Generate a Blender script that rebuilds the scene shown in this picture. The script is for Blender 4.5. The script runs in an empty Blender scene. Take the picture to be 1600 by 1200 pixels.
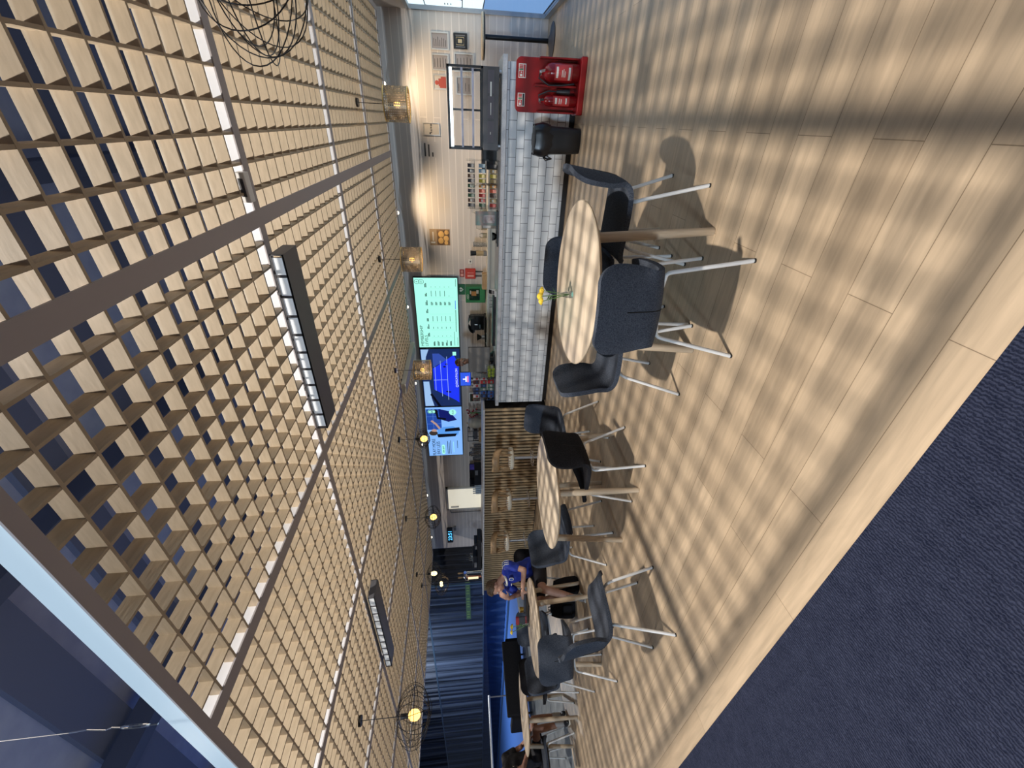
import bpy, bmesh, math, random
from mathutils import Vector, Matrix
random.seed(7)
PI = math.pi
S = bpy.context.scene
C = S.collection
# ------------------------------------------------------------------ materials
MATS = {}
def mat(name, col, rough=.5, metal=0., emit=None, es=1., alpha=1., spec=None):
    if name in MATS: return MATS[name]
    m = bpy.data.materials.new(name); m.use_nodes = True
    b = m.node_tree.nodes['Principled BSDF']
    b.inputs['Base Color'].default_value = (*col, 1); b.inputs['Roughness'].default_value = rough
    b.inputs['Metallic'].default_value = metal
    if spec is not None: b.inputs['Specular IOR Level'].default_value = spec
    if emit:
        b.inputs['Emission Color'].default_value = (*emit, 1); b.inputs['Emission Strength'].default_value = es
    MATS[name] = m
    return m
def N(m, t, **kw):
    n = m.node_tree.nodes.new(t)
    for k, v in kw.items():
        if hasattr(n, k): setattr(n, k, v)
    return n
def L(m, a, b): m.node_tree.links.new(a, b)
def bsdf(m): return m.node_tree.nodes['Principled BSDF']
def coords(m, scale=(1,1,1), rot=(0,0,0), kind='Object'):
    tc = N(m, 'ShaderNodeTexCoord'); mp = N(m, 'ShaderNodeMapping')
    mp.inputs['Scale'].default_value = scale; mp.inputs['Rotation'].default_value = rot
    L(m, tc.outputs[kind], mp.inputs['Vector']); return mp.outputs['Vector']
def noisy(name, c1, c2, rough=.6, scale=(30,30,30), detail=4, bump=0., metal=0., ns=1., contrast=(.35,.65), spec=None):
    if name in MATS: return MATS[name]
    m = mat(name, c1, rough, metal, spec=spec); b = bsdf(m)
    v = coords(m, scale); n = N(m, 'ShaderNodeTexNoise'); n.inputs['Scale'].default_value = ns; n.inputs['Detail'].default_value = detail
    L(m, v, n.inputs['Vector'])
    r = N(m, 'ShaderNodeValToRGB'); r.color_ramp.elements[0].color = (*c1,1); r.color_ramp.elements[1].color = (*c2,1)
    r.color_ramp.elements[0].position = contrast[0]; r.color_ramp.elements[1].position = contrast[1]
    L(m, n.outputs['Fac'], r.inputs['Fac']); L(m, r.outputs['Color'], b.inputs['Base Color'])
    if bump:
        bp = N(m, 'ShaderNodeBump'); bp.inputs['Strength'].default_value = bump; bp.inputs['Distance'].default_value = .004
        L(m, n.outputs['Fac'], bp.inputs['Height']); L(m, bp.outputs['Normal'], b.inputs['Normal'])
    return m
def emis(name, col, s=1.):
    return mat(name, (0,0,0), .6, 0, col, s, spec=.15)
def glass(name, tint=(1,1,1), refl=.08, rough=.02):
    if name in MATS: return MATS[name]
    m = bpy.data.materials.new(name); m.use_nodes = True; nt = m.node_tree; nt.nodes.clear()
    o = N(m,'ShaderNodeOutputMaterial'); mx = N(m,'ShaderNodeMixShader'); t = N(m,'ShaderNodeBsdfTransparent'); g = N(m,'ShaderNodeBsdfGlossy')
    t.inputs['Color'].default_value = (*tint,1); g.inputs['Roughness'].default_value = rough
    fr = N(m,'ShaderNodeLayerWeight'); fr.inputs['Blend'].default_value = .35
    mr = N(m,'ShaderNodeMapRange'); mr.inputs['To Min'].default_value = refl*.5; mr.inputs['To Max'].default_value = min(1, refl*5)
    L(m, fr.outputs['Fresnel'], mr.inputs['Value']); L(m, mr.outputs['Result'], mx.inputs['Fac'])
    L(m, t.outputs[0], mx.inputs[1]); L(m, g.outputs[0], mx.inputs[2]); L(m, mx.outputs[0], o.inputs['Surface'])
    MATS[name] = m; return m
def planks(name, ca, cb, w=.2, l=1.4, gap=.0018, rough=.42):
    m = mat(name, ca, rough); b = bsdf(m)
    v = coords(m)
    bk = N(m,'ShaderNodeTexBrick'); bk.offset = .37
    bk.inputs['Scale'].default_value = 1; bk.inputs['Brick Width'].default_value = l; bk.inputs['Row Height'].default_value = w
    bk.inputs['Mortar Size'].default_value = gap; bk.inputs['Mortar Smooth'].default_value = .3; bk.inputs['Bias'].default_value = 0
    bk.inputs['Color1'].default_value = (*ca,1); bk.inputs['Color2'].default_value = (*cb,1)
    bk.inputs['Mortar'].default_value = (ca[0]*.5,ca[1]*.48,ca[2]*.45,1)
    L(m, v, bk.inputs['Vector'])
    mp = N(m,'ShaderNodeMapping'); mp.inputs['Scale'].default_value = (2.2,38,1); L(m, v, mp.inputs['Vector'])
    n = N(m,'ShaderNodeTexNoise'); n.inputs['Scale'].default_value = 1; n.inputs['Detail'].default_value = 7; n.inputs['Distortion'].default_value = .9
    L(m, mp.outputs[0], n.inputs['Vector'])
    mp2 = N(m,'ShaderNodeMapping'); mp2.inputs['Scale'].default_value = (1.2,7,1); L(m, v, mp2.inputs['Vector'])
    n2 = N(m,'ShaderNodeTexNoise'); n2.inputs['Scale'].default_value = 1; n2.inputs['Detail'].default_value = 3; n2.inputs['Distortion'].default_value = 2.2
    L(m, mp2.outputs[0], n2.inputs['Vector'])
    ad = N(m,'ShaderNodeMath', operation='ADD'); L(m, n.outputs['Fac'], ad.inputs[0]); L(m, n2.outputs['Fac'], ad.inputs[1])
    mr = N(m,'ShaderNodeMapRange'); mr.inputs['From Min'].default_value = .7; mr.inputs['From Max'].default_value = 1.3
    mr.inputs['To Min'].default_value = .80; mr.inputs['To Max'].default_value = 1.12; L(m, ad.outputs[0], mr.inputs['Value'])
    mx = N(m,'ShaderNodeMix', data_type='RGBA', blend_type='MULTIPLY'); mx.inputs['Factor'].default_value = 1
    L(m, bk.outputs['Color'], mx.inputs['A']); L(m, mr.outputs['Result'], mx.inputs['B']); L(m, mx.outputs['Result'], b.inputs['Base Color'])
    rr = N(m,'ShaderNodeMapRange'); rr.inputs['To Min'].default_value = rough-.07; rr.inputs['To Max'].default_value = rough+.1
    L(m, n.outputs['Fac'], rr.inputs['Value']); L(m, rr.outputs['Result'], b.inputs['Roughness'])
    bp = N(m,'ShaderNodeBump'); bp.inputs['Strength'].default_value = .25; bp.inputs['Distance'].default_value = .001
    L(m, n.outputs['Fac'], bp.inputs['Height']); L(m, bp.outputs['Normal'], b.inputs['Normal'])
    return m
def tiles(name, ca, cb, mortar, w, h, gap, rough=.3, smooth=.1, off=.5, bump=.3, axes='XZ', shift=(0,0)):
    m = mat(name, ca, rough); b = bsdf(m)
    tc = N(m,'ShaderNodeTexCoord'); sx = N(m,'ShaderNodeSeparateXYZ'); cx = N(m,'ShaderNodeCombineXYZ')
    L(m, tc.outputs['Object'], sx.inputs[0]); L(m, sx.outputs[axes[0]], cx.inputs['X']); L(m, sx.outputs[axes[1]], cx.inputs['Y'])
    mp = N(m,'ShaderNodeMapping'); mp.inputs['Location'].default_value = (shift[0],shift[1],0); L(m, cx.outputs[0], mp.inputs['Vector'])
    bk = N(m,'ShaderNodeTexBrick'); bk.offset = off; bk.inputs['Scale'].default_value = 1
    bk.inputs['Brick Width'].default_value = w; bk.inputs['Row Height'].default_value = h; bk.inputs['Mortar Size'].default_value = gap; bk.inputs['Mortar Smooth'].default_value = smooth
    bk.inputs['Color1'].default_value = (*ca,1); bk.inputs['Color2'].default_value = (*cb,1); bk.inputs['Mortar'].default_value = (*mortar,1)
    L(m, mp.outputs[0], bk.inputs['Vector']); L(m, bk.outputs['Color'], b.inputs['Base Color'])
    bp = N(m,'ShaderNodeBump'); bp.invert = True; bp.inputs['Strength'].default_value = bump; bp.inputs['Distance'].default_value = .003
    L(m, bk.outputs['Fac'], bp.inputs['Height']); L(m, bp.outputs['Normal'], b.inputs['Normal'])
    return m
floor_m = planks('oak vinyl planks', (.47,.352,.235), (.54,.413,.282))
def carpet_mat():
    m = mat('navy loop carpet', (.02,.03,.075), .95, spec=.1); b = bsdf(m); v = coords(m)
    w = N(m,'ShaderNodeTexWave'); w.bands_direction = 'X'; w.inputs['Scale'].default_value = 26; w.inputs['Distortion'].default_value = 5; w.inputs['Detail'].default_value = 2; w.inputs['Detail Scale'].default_value = 3
    L(m, v, w.inputs['Vector'])
    n = N(m,'ShaderNodeTexNoise'); n.inputs['Scale'].default_value = 260; n.inputs['Detail'].default_value = 3; L(m, v, n.inputs['Vector'])
    n3 = N(m,'ShaderNodeTexNoise'); n3.inputs['Scale'].default_value = 14; n3.inputs['Detail'].default_value = 6; L(m, v, n3.inputs['Vector'])
    ad = N(m,'ShaderNodeMath', operation='MULTIPLY_ADD'); L(m, n.outputs['Fac'], ad.inputs[0]); ad.inputs[1].default_value = 1.1; L(m, w.outputs['Fac'], ad.inputs[2])
    ad2 = N(m,'ShaderNodeMath', operation='MULTIPLY_ADD'); L(m, n3.outputs['Fac'], ad2.inputs[0]); ad2.inputs[1].default_value = .8; L(m, ad.outputs[0], ad2.inputs[2])
    mr = N(m,'ShaderNodeMapRange'); mr.inputs['From Min'].default_value = .7; mr.inputs['From Max'].default_value = 2.2; L(m, ad2.outputs[0], mr.inputs['Value'])
    r = N(m,'ShaderNodeValToRGB'); r.color_ramp.elements[0].color = (.006,.009,.024,1); r.color_ramp.elements[1].color = (.046,.054,.095,1)
    L(m, mr.outputs['Result'], r.inputs['Fac']); L(m, r.outputs['Color'], b.inputs['Base Color'])
    bp = N(m,'ShaderNodeBump'); bp.inputs['Strength'].default_value = .8; bp.inputs['Distance'].default_value = .004
    L(m, ad.outputs[0], bp.inputs['Height']); L(m, bp.outputs['Normal'], b.inputs['Normal'])
    return m
carpet_m = carpet_mat()
def grain(name, ca, cb, sc, rough=.45):
    return noisy(name, ca, cb, rough, sc, 6, .1, contrast=(.3,.7))
lat_m = grain('pale plywood lattice', (.43,.345,.24), (.51,.415,.295), (14,14,60), .6)
top_m = grain('pale ash tabletop', (.66,.53,.385), (.79,.66,.51), (3,45,20), .38)
edge_m = grain('ash edge', (.50,.40,.28), (.62,.50,.36), (12,12,90), .5)
leg_m = grain('ash leg', (.48,.38,.27), (.60,.49,.36), (60,60,6), .5)
oak_m = grain('oak stool wood', (.36,.22,.11), (.48,.31,.16), (10,40,40), .5)
slat_m = grain('oak slat', (.40,.29,.17), (.52,.385,.23), (40,40,4), .5)
fab_m = noisy('charcoal wool felt', (.034,.042,.060), (.085,.098,.125), .95, (190,190,190), 3, .5, spec=.15)
fabd_m = noisy('black fabric', (.008,.008,.010), (.022,.022,.026), .95, (160,160,160), 3, .3, spec=.15)
pip_m = mat('felt piping', (.10,.11,.125), .9)
white_m = mat('white powder coat', (.78,.78,.77), .35)
beam_m = mat('white beam paint', (.74,.76,.80), .5)
under_m = mat('shaded beam flange', (.40,.37,.38), .55)  # white beam paint with the underside's shade put into the colour
black_m = mat('black plastic', (.012,.012,.014), .4)
blackmetal_m = mat('black metal', (.015,.015,.017), .35, .4)
rubber_m = mat('rubber', (.02,.02,.02), .8)
steel_m = mat('brushed steel', (.55,.55,.56), .32, .9)
chrome_m = mat('chrome', (.8,.8,.8), .12, 1)
red_m = mat('red moulded plastic', (.27,.008,.010), .32)
redd_m = mat('red enamel', (.24,.006,.009), .2)
slab_m = noisy('pale grey laminate', (.50,.51,.54), (.58,.59,.62), .4, (60,60,60))
cream_m = mat('cream board', (.72,.66,.56), .5)
offw_m = mat('off white', (.78,.76,.70), .5)
grey_m = mat('grey plastic', (.22,.22,.23), .5)
dgrey_m = mat('dark grey', (.07,.07,.08), .5)
gold_m = mat('gold inside', (.85,.60,.20), .35, .6)
pane_m = glass('clear pane')
acryl_m = glass('clear acrylic', (.96,.97,.97), .12)
paper_m = mat('paper', (.72,.70,.67), .8)
ink_m = mat('ink', (.06,.055,.055), .8)
silver_m = mat('silver frame', (.62,.60,.57), .35, .5)
green_m = mat('first aid green', (.03,.22,.07), .4)
dgreen_m = mat('dark green sign', (.01,.12,.05), .5)
skin_m = noisy('skin', (.50,.27,.19), (.58,.33,.24), .55, (20,20,20))
skin2_m = noisy('tan skin', (.36,.18,.12), (.44,.23,.16), .55, (20,20,20))
hair_m = noisy('brown hair', (.055,.03,.014), (.15,.088,.045), .6, (60,60,60), 4, .5)
hair2_m = noisy('auburn hair', (.08,.025,.012), (.20,.07,.03), .5, (60,60,60), 4, .5)
jersey_m = noisy('royal blue jersey', (.008,.025,.30), (.014,.045,.42), .6, (9,9,9))
shorts_m = mat('black shorts', (.012,.012,.018), .8)
tee_m = noisy('black t-shirt', (.008,.008,.010), (.02,.02,.024), .85, (12,12,12))
sock_m = mat('white sock', (.55,.53,.52), .85)
yellow_m = noisy('yellow petals', (.75,.50,.02), (.90,.68,.06), .6, (80,80,80))
leafm_m = mat('leaf green', (.08,.22,.04), .5)
stem_m = mat('stem green', (.14,.30,.08), .5)
tball_m = noisy('ball felt', (.50,.58,.03), (.66,.74,.08), .9, (200,200,200))
blue_m = noisy('blue court turf', (.035,.12,.40), (.05,.16,.50), .85, (40,40,40))
navy_m = noisy('hall roof navy', (.42,.47,.68), (.52,.57,.76), .7, (2,2,2))
navyb_m = mat('hall roof purlin', (.17,.19,.29), .6)
drape_m = noisy('black drape', (.008,.009,.013), (.022,.025,.035), .85, (14,14,1.2))
curt_m = noisy('midnight blue curtain', (.005,.010,.022), (.15,.18,.24), .8, (6,6,.14), contrast=(.40,.66))
padw_m = noisy('blue padded wall', (.022,.045,.11), (.04,.08,.18), .7, (3,3,1))
palef_m = noisy('pale grey vinyl', (.27,.29,.30), (.36,.385,.395), .22, (4,4,4))
tile_m = tiles('white metro tiles', (.70,.73,.76), (.80,.83,.86), (.17,.18,.20), .213, .108, .0035, .22, shift=(.07,.09+.0))
wall_m = tiles('painted brick wall lit edges', (.60,.55,.515), (.63,.575,.535), (.84,.77,.71), 7.0, .125, .009, .45, smooth=.9, bump=-.25)  # pale course lines put the lit tile edges into the mortar colour
sidewall_m = noisy('plain painted wall', (.52,.48,.46), (.58,.54,.51), .7, (3,3,3))
shade_inner = None
# ------------------------------------------------------------------ mesh helpers
class MB:
    def __init__(s): s.b = bmesh.new()
    def box(s, x0,x1,y0,y1,z0,z1, M=None):
        vs = [s.b.verts.new(Vector(p)) for p in ((x0,y0,z0),(x1,y0,z0),(x1,y1,z0),(x0,y1,z0),(x0,y0,z1),(x1,y0,z1),(x1,y1,z1),(x0,y1,z1))]
        if M is not None:
            for v in vs: v.co = M @ v.co
        for f in ((3,2,1,0),(4,5,6,7),(0,1,5,4),(1,2,6,5),(2,3,7,6),(3,0,4,7)): s.b.faces.new([vs[i] for i in f])
        return s
    def tube(s, pts, r, seg=10, closed=False, cap=True):
        pts = [Vector(p) for p in pts]; n = len(pts); rr = r if isinstance(r,(list,tuple)) else [r]*n
        rings = []; up = None
        for i,p in enumerate(pts):
            if closed: d = (pts[(i+1)%n]-pts[i-1])
            else: d = pts[min(i+1,n-1)]-pts[max(i-1,0)]
            d.normalize()
            if up is None:
                up = Vector((0,0,1)) if abs(d.z) < .9 else Vector((1,0,0))
            a = d.cross(up)
            if a.length < 1e-5: a = d.orthogonal()
            a.normalize(); bb = a.cross(d).normalized(); up = bb
            rings.append([s.b.verts.new(p + (a*math.cos(2*PI*k/seg)+bb*math.sin(2*PI*k/seg))*rr[i]) for k in range(seg)])
        m = n if closed else n-1
        for i in range(m):
            A, B = rings[i], rings[(i+1)%n]
            for k in range(seg): s.b.faces.new((A[k],A[(k+1)%seg],B[(k+1)%seg],B[k]))
        if cap and not closed:
            s.b.faces.new(rings[0][::-1]); s.b.faces.new(rings[-1])
        return s
    def lathe(s, prof, seg=32, c=(0,0,0), M=None):
        c = Vector(c); rings = []
        for r,z in prof:
            if r < 1e-6: rings.append([s.b.verts.new(c+Vector((0,0,z)))])
            else: rings.append([s.b.verts.new(c+Vector((r*math.cos(2*PI*k/seg), r*math.sin(2*PI*k/seg), z))) for k in range(seg)])
        if M is not None:
            for R in rings:
                for v in R: v.co = M @ v.co
        for A,B in zip(rings, rings[1:]):
            if len(A)==1 and len(B)==1: continue
            for k in range(seg):
                k2 = (k+1)%seg
                if len(A)==1: s.b.faces.new((A[0],B[k2],B[k]))
                elif len(B)==1: s.b.faces.new((A[k],A[k2],B[0]))
                else: s.b.faces.new((A[k],A[k2],B[k2],B[k]))
        return s
    def cyl(s, x,y,z0,z1,r,seg=24,r2=None):
        r2 = r if r2 is None else r2
        return s.lathe([(0,z0),(r,z0),(r2,z1),(0,z1)], seg, (x,y,0))
    def ball(s, c, r, sc=(1,1,1), sub=2, M=None):
        g = bmesh.ops.create_icosphere(s.b, subdivisions=sub, radius=1)
        for v in g['verts']:
            v.co = Vector((v.co.x*r*sc[0], v.co.y*r*sc[1], v.co.z*r*sc[2]))
            if M is not None: v.co = M @ v.co
            v.co += Vector(c)
        return s
    def limb(s, pts, rs, seg=12):
        pts = [Vector(p) for p in pts]
        for i in range(len(pts)-1):
            s.tube([pts[i], pts[i+1]], [rs[i], rs[i+1]], seg)
        for p,r in zip(pts, rs): s.ball(p, r)
        return s
    def poly(s, pts, th=None, dirv=(0,1,0)):
        vs = [s.b.verts.new(Vector(p)) for p in pts]; s.b.faces.new(vs)
        if th:
            d = Vector(dirv)*th; vb = [s.b.verts.new(v.co+d) for v in vs]; s.b.faces.new(vb[::-1])
            n = len(vs)
            for i in range(n): s.b.faces.new((vs[i],vb[i],vb[(i+1)%n],vs[(i+1)%n]))
        return s
    def grid(s, fn, nu, nv, wrap=False):
        g = [[s.b.verts.new(Vector(fn(i/nu, j/nv))) for j in range(nv+1)] for i in range(nu+1)]
        for i in range(nu):
            for j in range(nv): s.b.faces.new((g[i][j],g[i+1][j],g[i+1][j+1],g[i][j+1]))
        return s
    def build(s, name, m, parent=None, smooth=None, bevel=0, bseg=2, mods=None, flip=True):
        bmesh.ops.recalc_face_normals(s.b, faces=s.b.faces[:])
        me = bpy.data.meshes.new(name); s.b.to_mesh(me); s.b.free()
        me.materials.append(m)
        o = bpy.data.objects.new(name, me); C.objects.link(o)
        if smooth is not None:
            me.polygons.foreach_set('use_smooth', [True]*len(me.polygons))
            if smooth < 180:
                try: me.set_sharp_from_angle(angle=math.radians(smooth))
                except Exception: pass
        if bevel:
            md = o.modifiers.new('bev','BEVEL'); md.width = bevel; md.segments = bseg; md.limit_method = 'ANGLE'; md.angle_limit = math.radians(40)
        if parent is not None: o.parent = parent
        return o
def thing(name, label, cat, loc=(0,0,0), rz=0, group=None):
    o = bpy.data.objects.new(name, None); C.objects.link(o); o.empty_display_size = .1
    o.location = loc; o.rotation_euler = (0,0,rz)
    return tag(o, label, cat, group)
def tag(o, label, cat, group=None):
    o['label'] = label; o['category'] = cat
    if group: o['group'] = group
    return o
def struct(o): o['kind'] = 'structure'; return o
def copy_tree(o, parent=None):
    c = o.copy(); C.objects.link(c)
    if parent is not None: c.parent = parent
    for ch in list(o.children): copy_tree(ch, c)
    return c
def dup(root, loc, rz, label, group=None):
    r = copy_tree(root); r.location = loc; r.rotation_euler = (0,0,rz); r['label'] = label
    if group: r['group'] = group
    return r
def text(body, name, m, parent, loc, size, rot=(PI/2,0,0), align='LEFT', ext=.001, sx=1., fat=0.):
    cu = bpy.data.curves.new(name, 'FONT'); cu.body = body; cu.size = size; cu.align_x = align; cu.extrude = ext; cu.offset = fat
    cu.materials.append(m)
    o = bpy.data.objects.new(name, cu); C.objects.link(o); o.location = loc; o.rotation_euler = rot; o.scale = (sx,1,1)
    if parent is not None: o.parent = parent
    return o
def rrect(w, h, r, seg=6):
    pts = []
    for cx, cy, a0 in ((w/2-r,h/2-r,0),(-w/2+r,h/2-r,90),(-w/2+r,-h/2+r,180),(w/2-r,-h/2+r,270)):
        for k in range(seg+1):
            a = math.radians(a0+90*k/seg); pts.append((cx+r*math.cos(a), cy+r*math.sin(a)))
    return pts
def remesh(o, vox, sm=6):
    md = o.modifiers.new('rm','REMESH'); md.mode = 'VOXEL'; md.voxel_size = vox; md.use_smooth_shade = True
    s = o.modifiers.new('sm','SMOOTH'); s.factor = .5; s.iterations = sm
    return o
# ------------------------------------------------------------------ camera (phone held sideways)
cam = bpy.data.cameras.new('camera'); co = bpy.data.objects.new('camera', cam); C.objects.link(co)
cam.sensor_fit = 'HORIZONTAL'; cam.sensor_width = 36; cam.lens = 638.33/1600*36; cam.clip_end = 200; cam.clip_start = .02
yaw, pit, rol = math.radians(32.9229), math.radians(6.2594), math.radians(1.2950)
fw = Vector((-math.sin(yaw)*math.cos(pit), math.cos(yaw)*math.cos(pit), -math.sin(pit)))
rt = Vector((math.cos(yaw), math.sin(yaw), 0)); up = rt.cross(fw)
ex = -up; ey = -rt; c_, s_ = math.cos(rol), math.sin(rol)
ix = c_*ex + s_*ey; iy = -s_*ex + c_*ey
MX = Matrix(((ix.x, -iy.x, -fw.x, 0),(ix.y, -iy.y, -fw.y, 0),(ix.z, -iy.z, -fw.z, 1.5),(0,0,0,1)))
co.matrix_world = MX
S.camera = co
# ------------------------------------------------------------------ setting
struct(MB().box(-8.25,1.75,.8625,9.2,-.12,0).build('floor', floor_m))
struct(MB().box(-8.25,4.5,-4,.8625,-.12,.003).build('floor_carpet', carpet_m))
struct(MB().box(-13.5,-8.25,-4,9.2,-.12,-.002).build('floor_vinyl', palef_m))
struct(MB().box(-48,-13.5,-6,26,-.12,-.004).build('floor_court', blue_m))
WY = 9.0
struct(MB().box(-12.55,1.47,WY,WY+.15,-.1,3.6).build('wall_back', wall_m))
# right wall: plaster above a long glazed strip
GX = 1.47
struct(MB().box(GX,GX+.15,.9,WY,2.36,3.6).build('wall_right', sidewall_m))
w = MB().box(GX,GX+.06,.9,WY,0,.08).box(GX,GX+.06,.9,WY,2.30,2.36).box(GX,GX+.06,8.975,WY,.08,2.3)
for y in (2.9,4.9,6.9): w.box(GX,GX+.06,y-.03,y+.03,.08,2.3)
win = struct(w.build('window_1', mat('pale frame',(.35,.38,.42),.4)))
MB().box(GX+.02,GX+.03,.9,8.975,.08,2.3).build('pane', glass('low glare pane',(.97,.98,1.),.012), win)
# glowing panel stands in for the bright hall beyond the glass
bd = thing('hall_glow_panel', 'glowing white and pale blue panel standing in for the bright hall behind the glass', 'board', (1.60,0,0))
MB().box(0,.08,3.0,10.6,.02,2.75).build('casing', dgrey_m, bd)
MB().box(-.008,0,3.05,10.55,1.10,2.7).build('white_panel', emis('hall glow white', (.80,.96,1.0), 1.35), bd)
MB().box(-.008,0,3.05,10.55,.05,1.08).build('blue_panel', emis('hall glow blue', (.25,.47,.85), .8), bd)
for (a,b) in ((8.75,9.35),(6.6,7.9)):
    MB().tube([(-.014, (a+b)/2+p[0], 1.75+p[1]) for p in rrect(b-a,.62,.06)], .008, 6, True).build('outline', blackmetal_m, bd)
for y0 in (9.75,9.55,9.2):
    for k in range(3): MB().box(-.012,-.009,y0-.10,y0,1.62+k*.05,1.635+k*.05).build('print_line', ink_m, bd)
# black drape + blue curtains and glass wall of the courts (far left)
def pleats(x0,x1,y,z0,z1,amp,per):
    n = int((x1-x0)/per*6)
    m = MB()
    m.grid(lambda u,v: (x0+(x1-x0)*u, y+amp*math.sin(2*PI*(x1-x0)*u/per)+.4*amp*math.sin(2.3+(x1-x0)*u*5.1), z0+(z1-z0)*v), n, 2)
    return m
d = tag(pleats(-14.8,-12.56,9.05,.02,3.5,.07,.33).build('drape', drape_m, smooth=180), 'black pleated drape hanging beside the digital clock at the end of the back wall', 'curtain')
c1 = tag(pleats(-48,-14.8,9.75,1.04,6.2,.10,.55).build('curtain', curt_m, smooth=180), 'midnight blue pleated curtain hanging behind the glass court wall', 'curtain')
struct(MB().box(-48,-14.8,9.95,10.05,-.1,1.04).build('wall_court', padw_m))
gw = struct(MB().box(-48,-14.8,8.98,9.03,-.01,.07).box(-48,-14.8,8.99,9.02,1.04,1.065).box(-48,-14.8,8.98,9.03,3.2,3.26).box(-14.86,-14.8,8.98,9.03,-.01,3.26).build('window_2', mat('teal frame',(.09,.16,.24),.4)))
MB().box(-48,-14.86,9.0,9.008,.07,3.2).build('pane', glass('court glass',(.86,.92,1.),.025), gw)
bn = thing('hall_banner', 'faint green lettered banner strip high on the dark blue court curtain', 'banner', (-16.9,9.55,1.5))
MB().box(-1.5,1.5,0,.01,.06,.26).build('cloth', mat('olive banner',(.10,.17,.06),.8), bn)
for k in range(14):
    if k%5==3: continue
    MB().box(-1.35+k*.2,-1.24+k*.2,-.004,0,.10,.22).build('letter_block', mat('lime print',(.24,.36,.08),.7), bn)
# white barrier rail behind
rl = thing('barrier_rail', 'long white horizontal rail on the blue court behind the black sofa', 'rail', (-14.8,0,0))
MB().tube([(0,5.35,1.05),(0,-1.5,1.05)], .03, 8).build('rail', white_m, rl)
for y in (5.3,2.0,-1.4): MB().tube([(0,y,-.004),(0,y,1.03)], .02, 8).build('post', grey_m, rl)
# black bench sofa
sf = thing('sofa', 'long black low sofa standing on the pale floor before the blue court', 'sofa', (-13.0,5.05,0))
MB().box(-.75,.0,-.9,.9,.14,.40).build('seat', fabd_m, sf, bevel=.03)
MB().box(0,.16,-.9,.9,.14,.66).build('backrest', fabd_m, sf, bevel=.03)
for sy in (-1,1): MB().box(-.75,.1,sy*.9-.1,sy*.9+.1,.14,.55).build('armrest', fabd_m, sf, bevel=.03)
for x in (-.65,.05):
    for y in (-.85,.85): MB().cyl(x,y,0,.12,.025,12).build('leg', blackmetal_m, sf)
# hall roof far above
hr = MB().box(-48,12,-9,14,9.0,9.1)
struct(hr.build('ceiling_hall', navy_m))
o = MB()
for y in range(-8,14,2): o.box(-48,12,y-.42,y+.42,8.86,9.0)
struct(o.build('trim_1', navyb_m))
o = MB()
for x in range(-46,12,5): o.box(x-.16,x+.16,-9,14,8.25,8.72)
struct(o.build('trim_2', mat('hall steel',(.10,.12,.20),.5)))
# ------------------------------------------------------------------ lattice ceiling
ZC = 2.68; XB = [1.29-1.82*k for k in range(8)]; YB = [.83,2.66,4.52,6.22,8.0]
o = MB()
for a,b in zip(YB,YB[1:]):
    n = 13
    for k in range(1,n):
        y = a+(b-a)*k/n; o.box(XB[-1],XB[0],y-.006,y+.006,ZC,ZC+.066)
for a,b in zip(XB[1:],XB):
    for k in range(1,13):
        x = a+(b-a)*k/13; o.box(x-.006,x+.006,YB[0],YB[-1],ZC+.001,ZC+.0665)
struct(o.build('ceiling', lat_m))
for k,y in enumerate(YB):
    wd = .035 if k else .025
    o = MB().box(XB[-1]-.03,XB[0]+.03,y-.006,y+.006,ZC+.004,ZC+(.085 if k else .12)).build('trim_%d'%(3+k), beam_m if k else mat('pale blue fascia paint',(.66,.82,.92),.5))  # fascia has its own bluer colour, apart from the other beams
    struct(o)
    struct(MB().box(XB[-1]-.03,XB[0]+.03,y-wd,y+wd,ZC-.004,ZC+.004).build('flange', under_m, o))
for k,x in enumerate(XB):
    wd = .045 if 0<k<7 else .03
    o = MB().box(x-.006,x+.006,YB[0],YB[-1],ZC+.0045,ZC+.084).build('trim_%d'%(8+k), beam_m)
    struct(o)
    struct(MB().box(x-wd,x+wd,YB[0],YB[-1],ZC-.0042,ZC+.0042).build('flange', under_m, o))
struct(MB().box(-13.2,1.47,8.04,9.0,2.90,2.94).build('trim_21', mat('black soffit',(.015,.015,.016),.8)))
# suspension wire with turnbuckle
tb = thing('suspension_wire', 'thin steel wire with turnbuckle holding the white ceiling edge', 'wire', (-2.15,.80,2.80))
MB().tube([(0,0,.0),(0,0,.03)],.004,6).build('hook', chrome_m, tb)
o = MB(); pts = [(.012*math.cos(a),0,.085+.055*math.sin(a)) for a in [2*PI*k/20 for k in range(20)]]
o.tube(pts,.004,6,True).build('turnbuckle', chrome_m, tb)
MB().tube([(0,0,.14),(.01,0,.17),(-.008,0,.2),(.012,0,.26),(0,0,.33)],.003,6).build('loop', chrome_m, tb)
MB().tube([(0,0,.30),(-.1,-.05,6.2)],.0018,5).build('cable', steel_m, tb)
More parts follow.
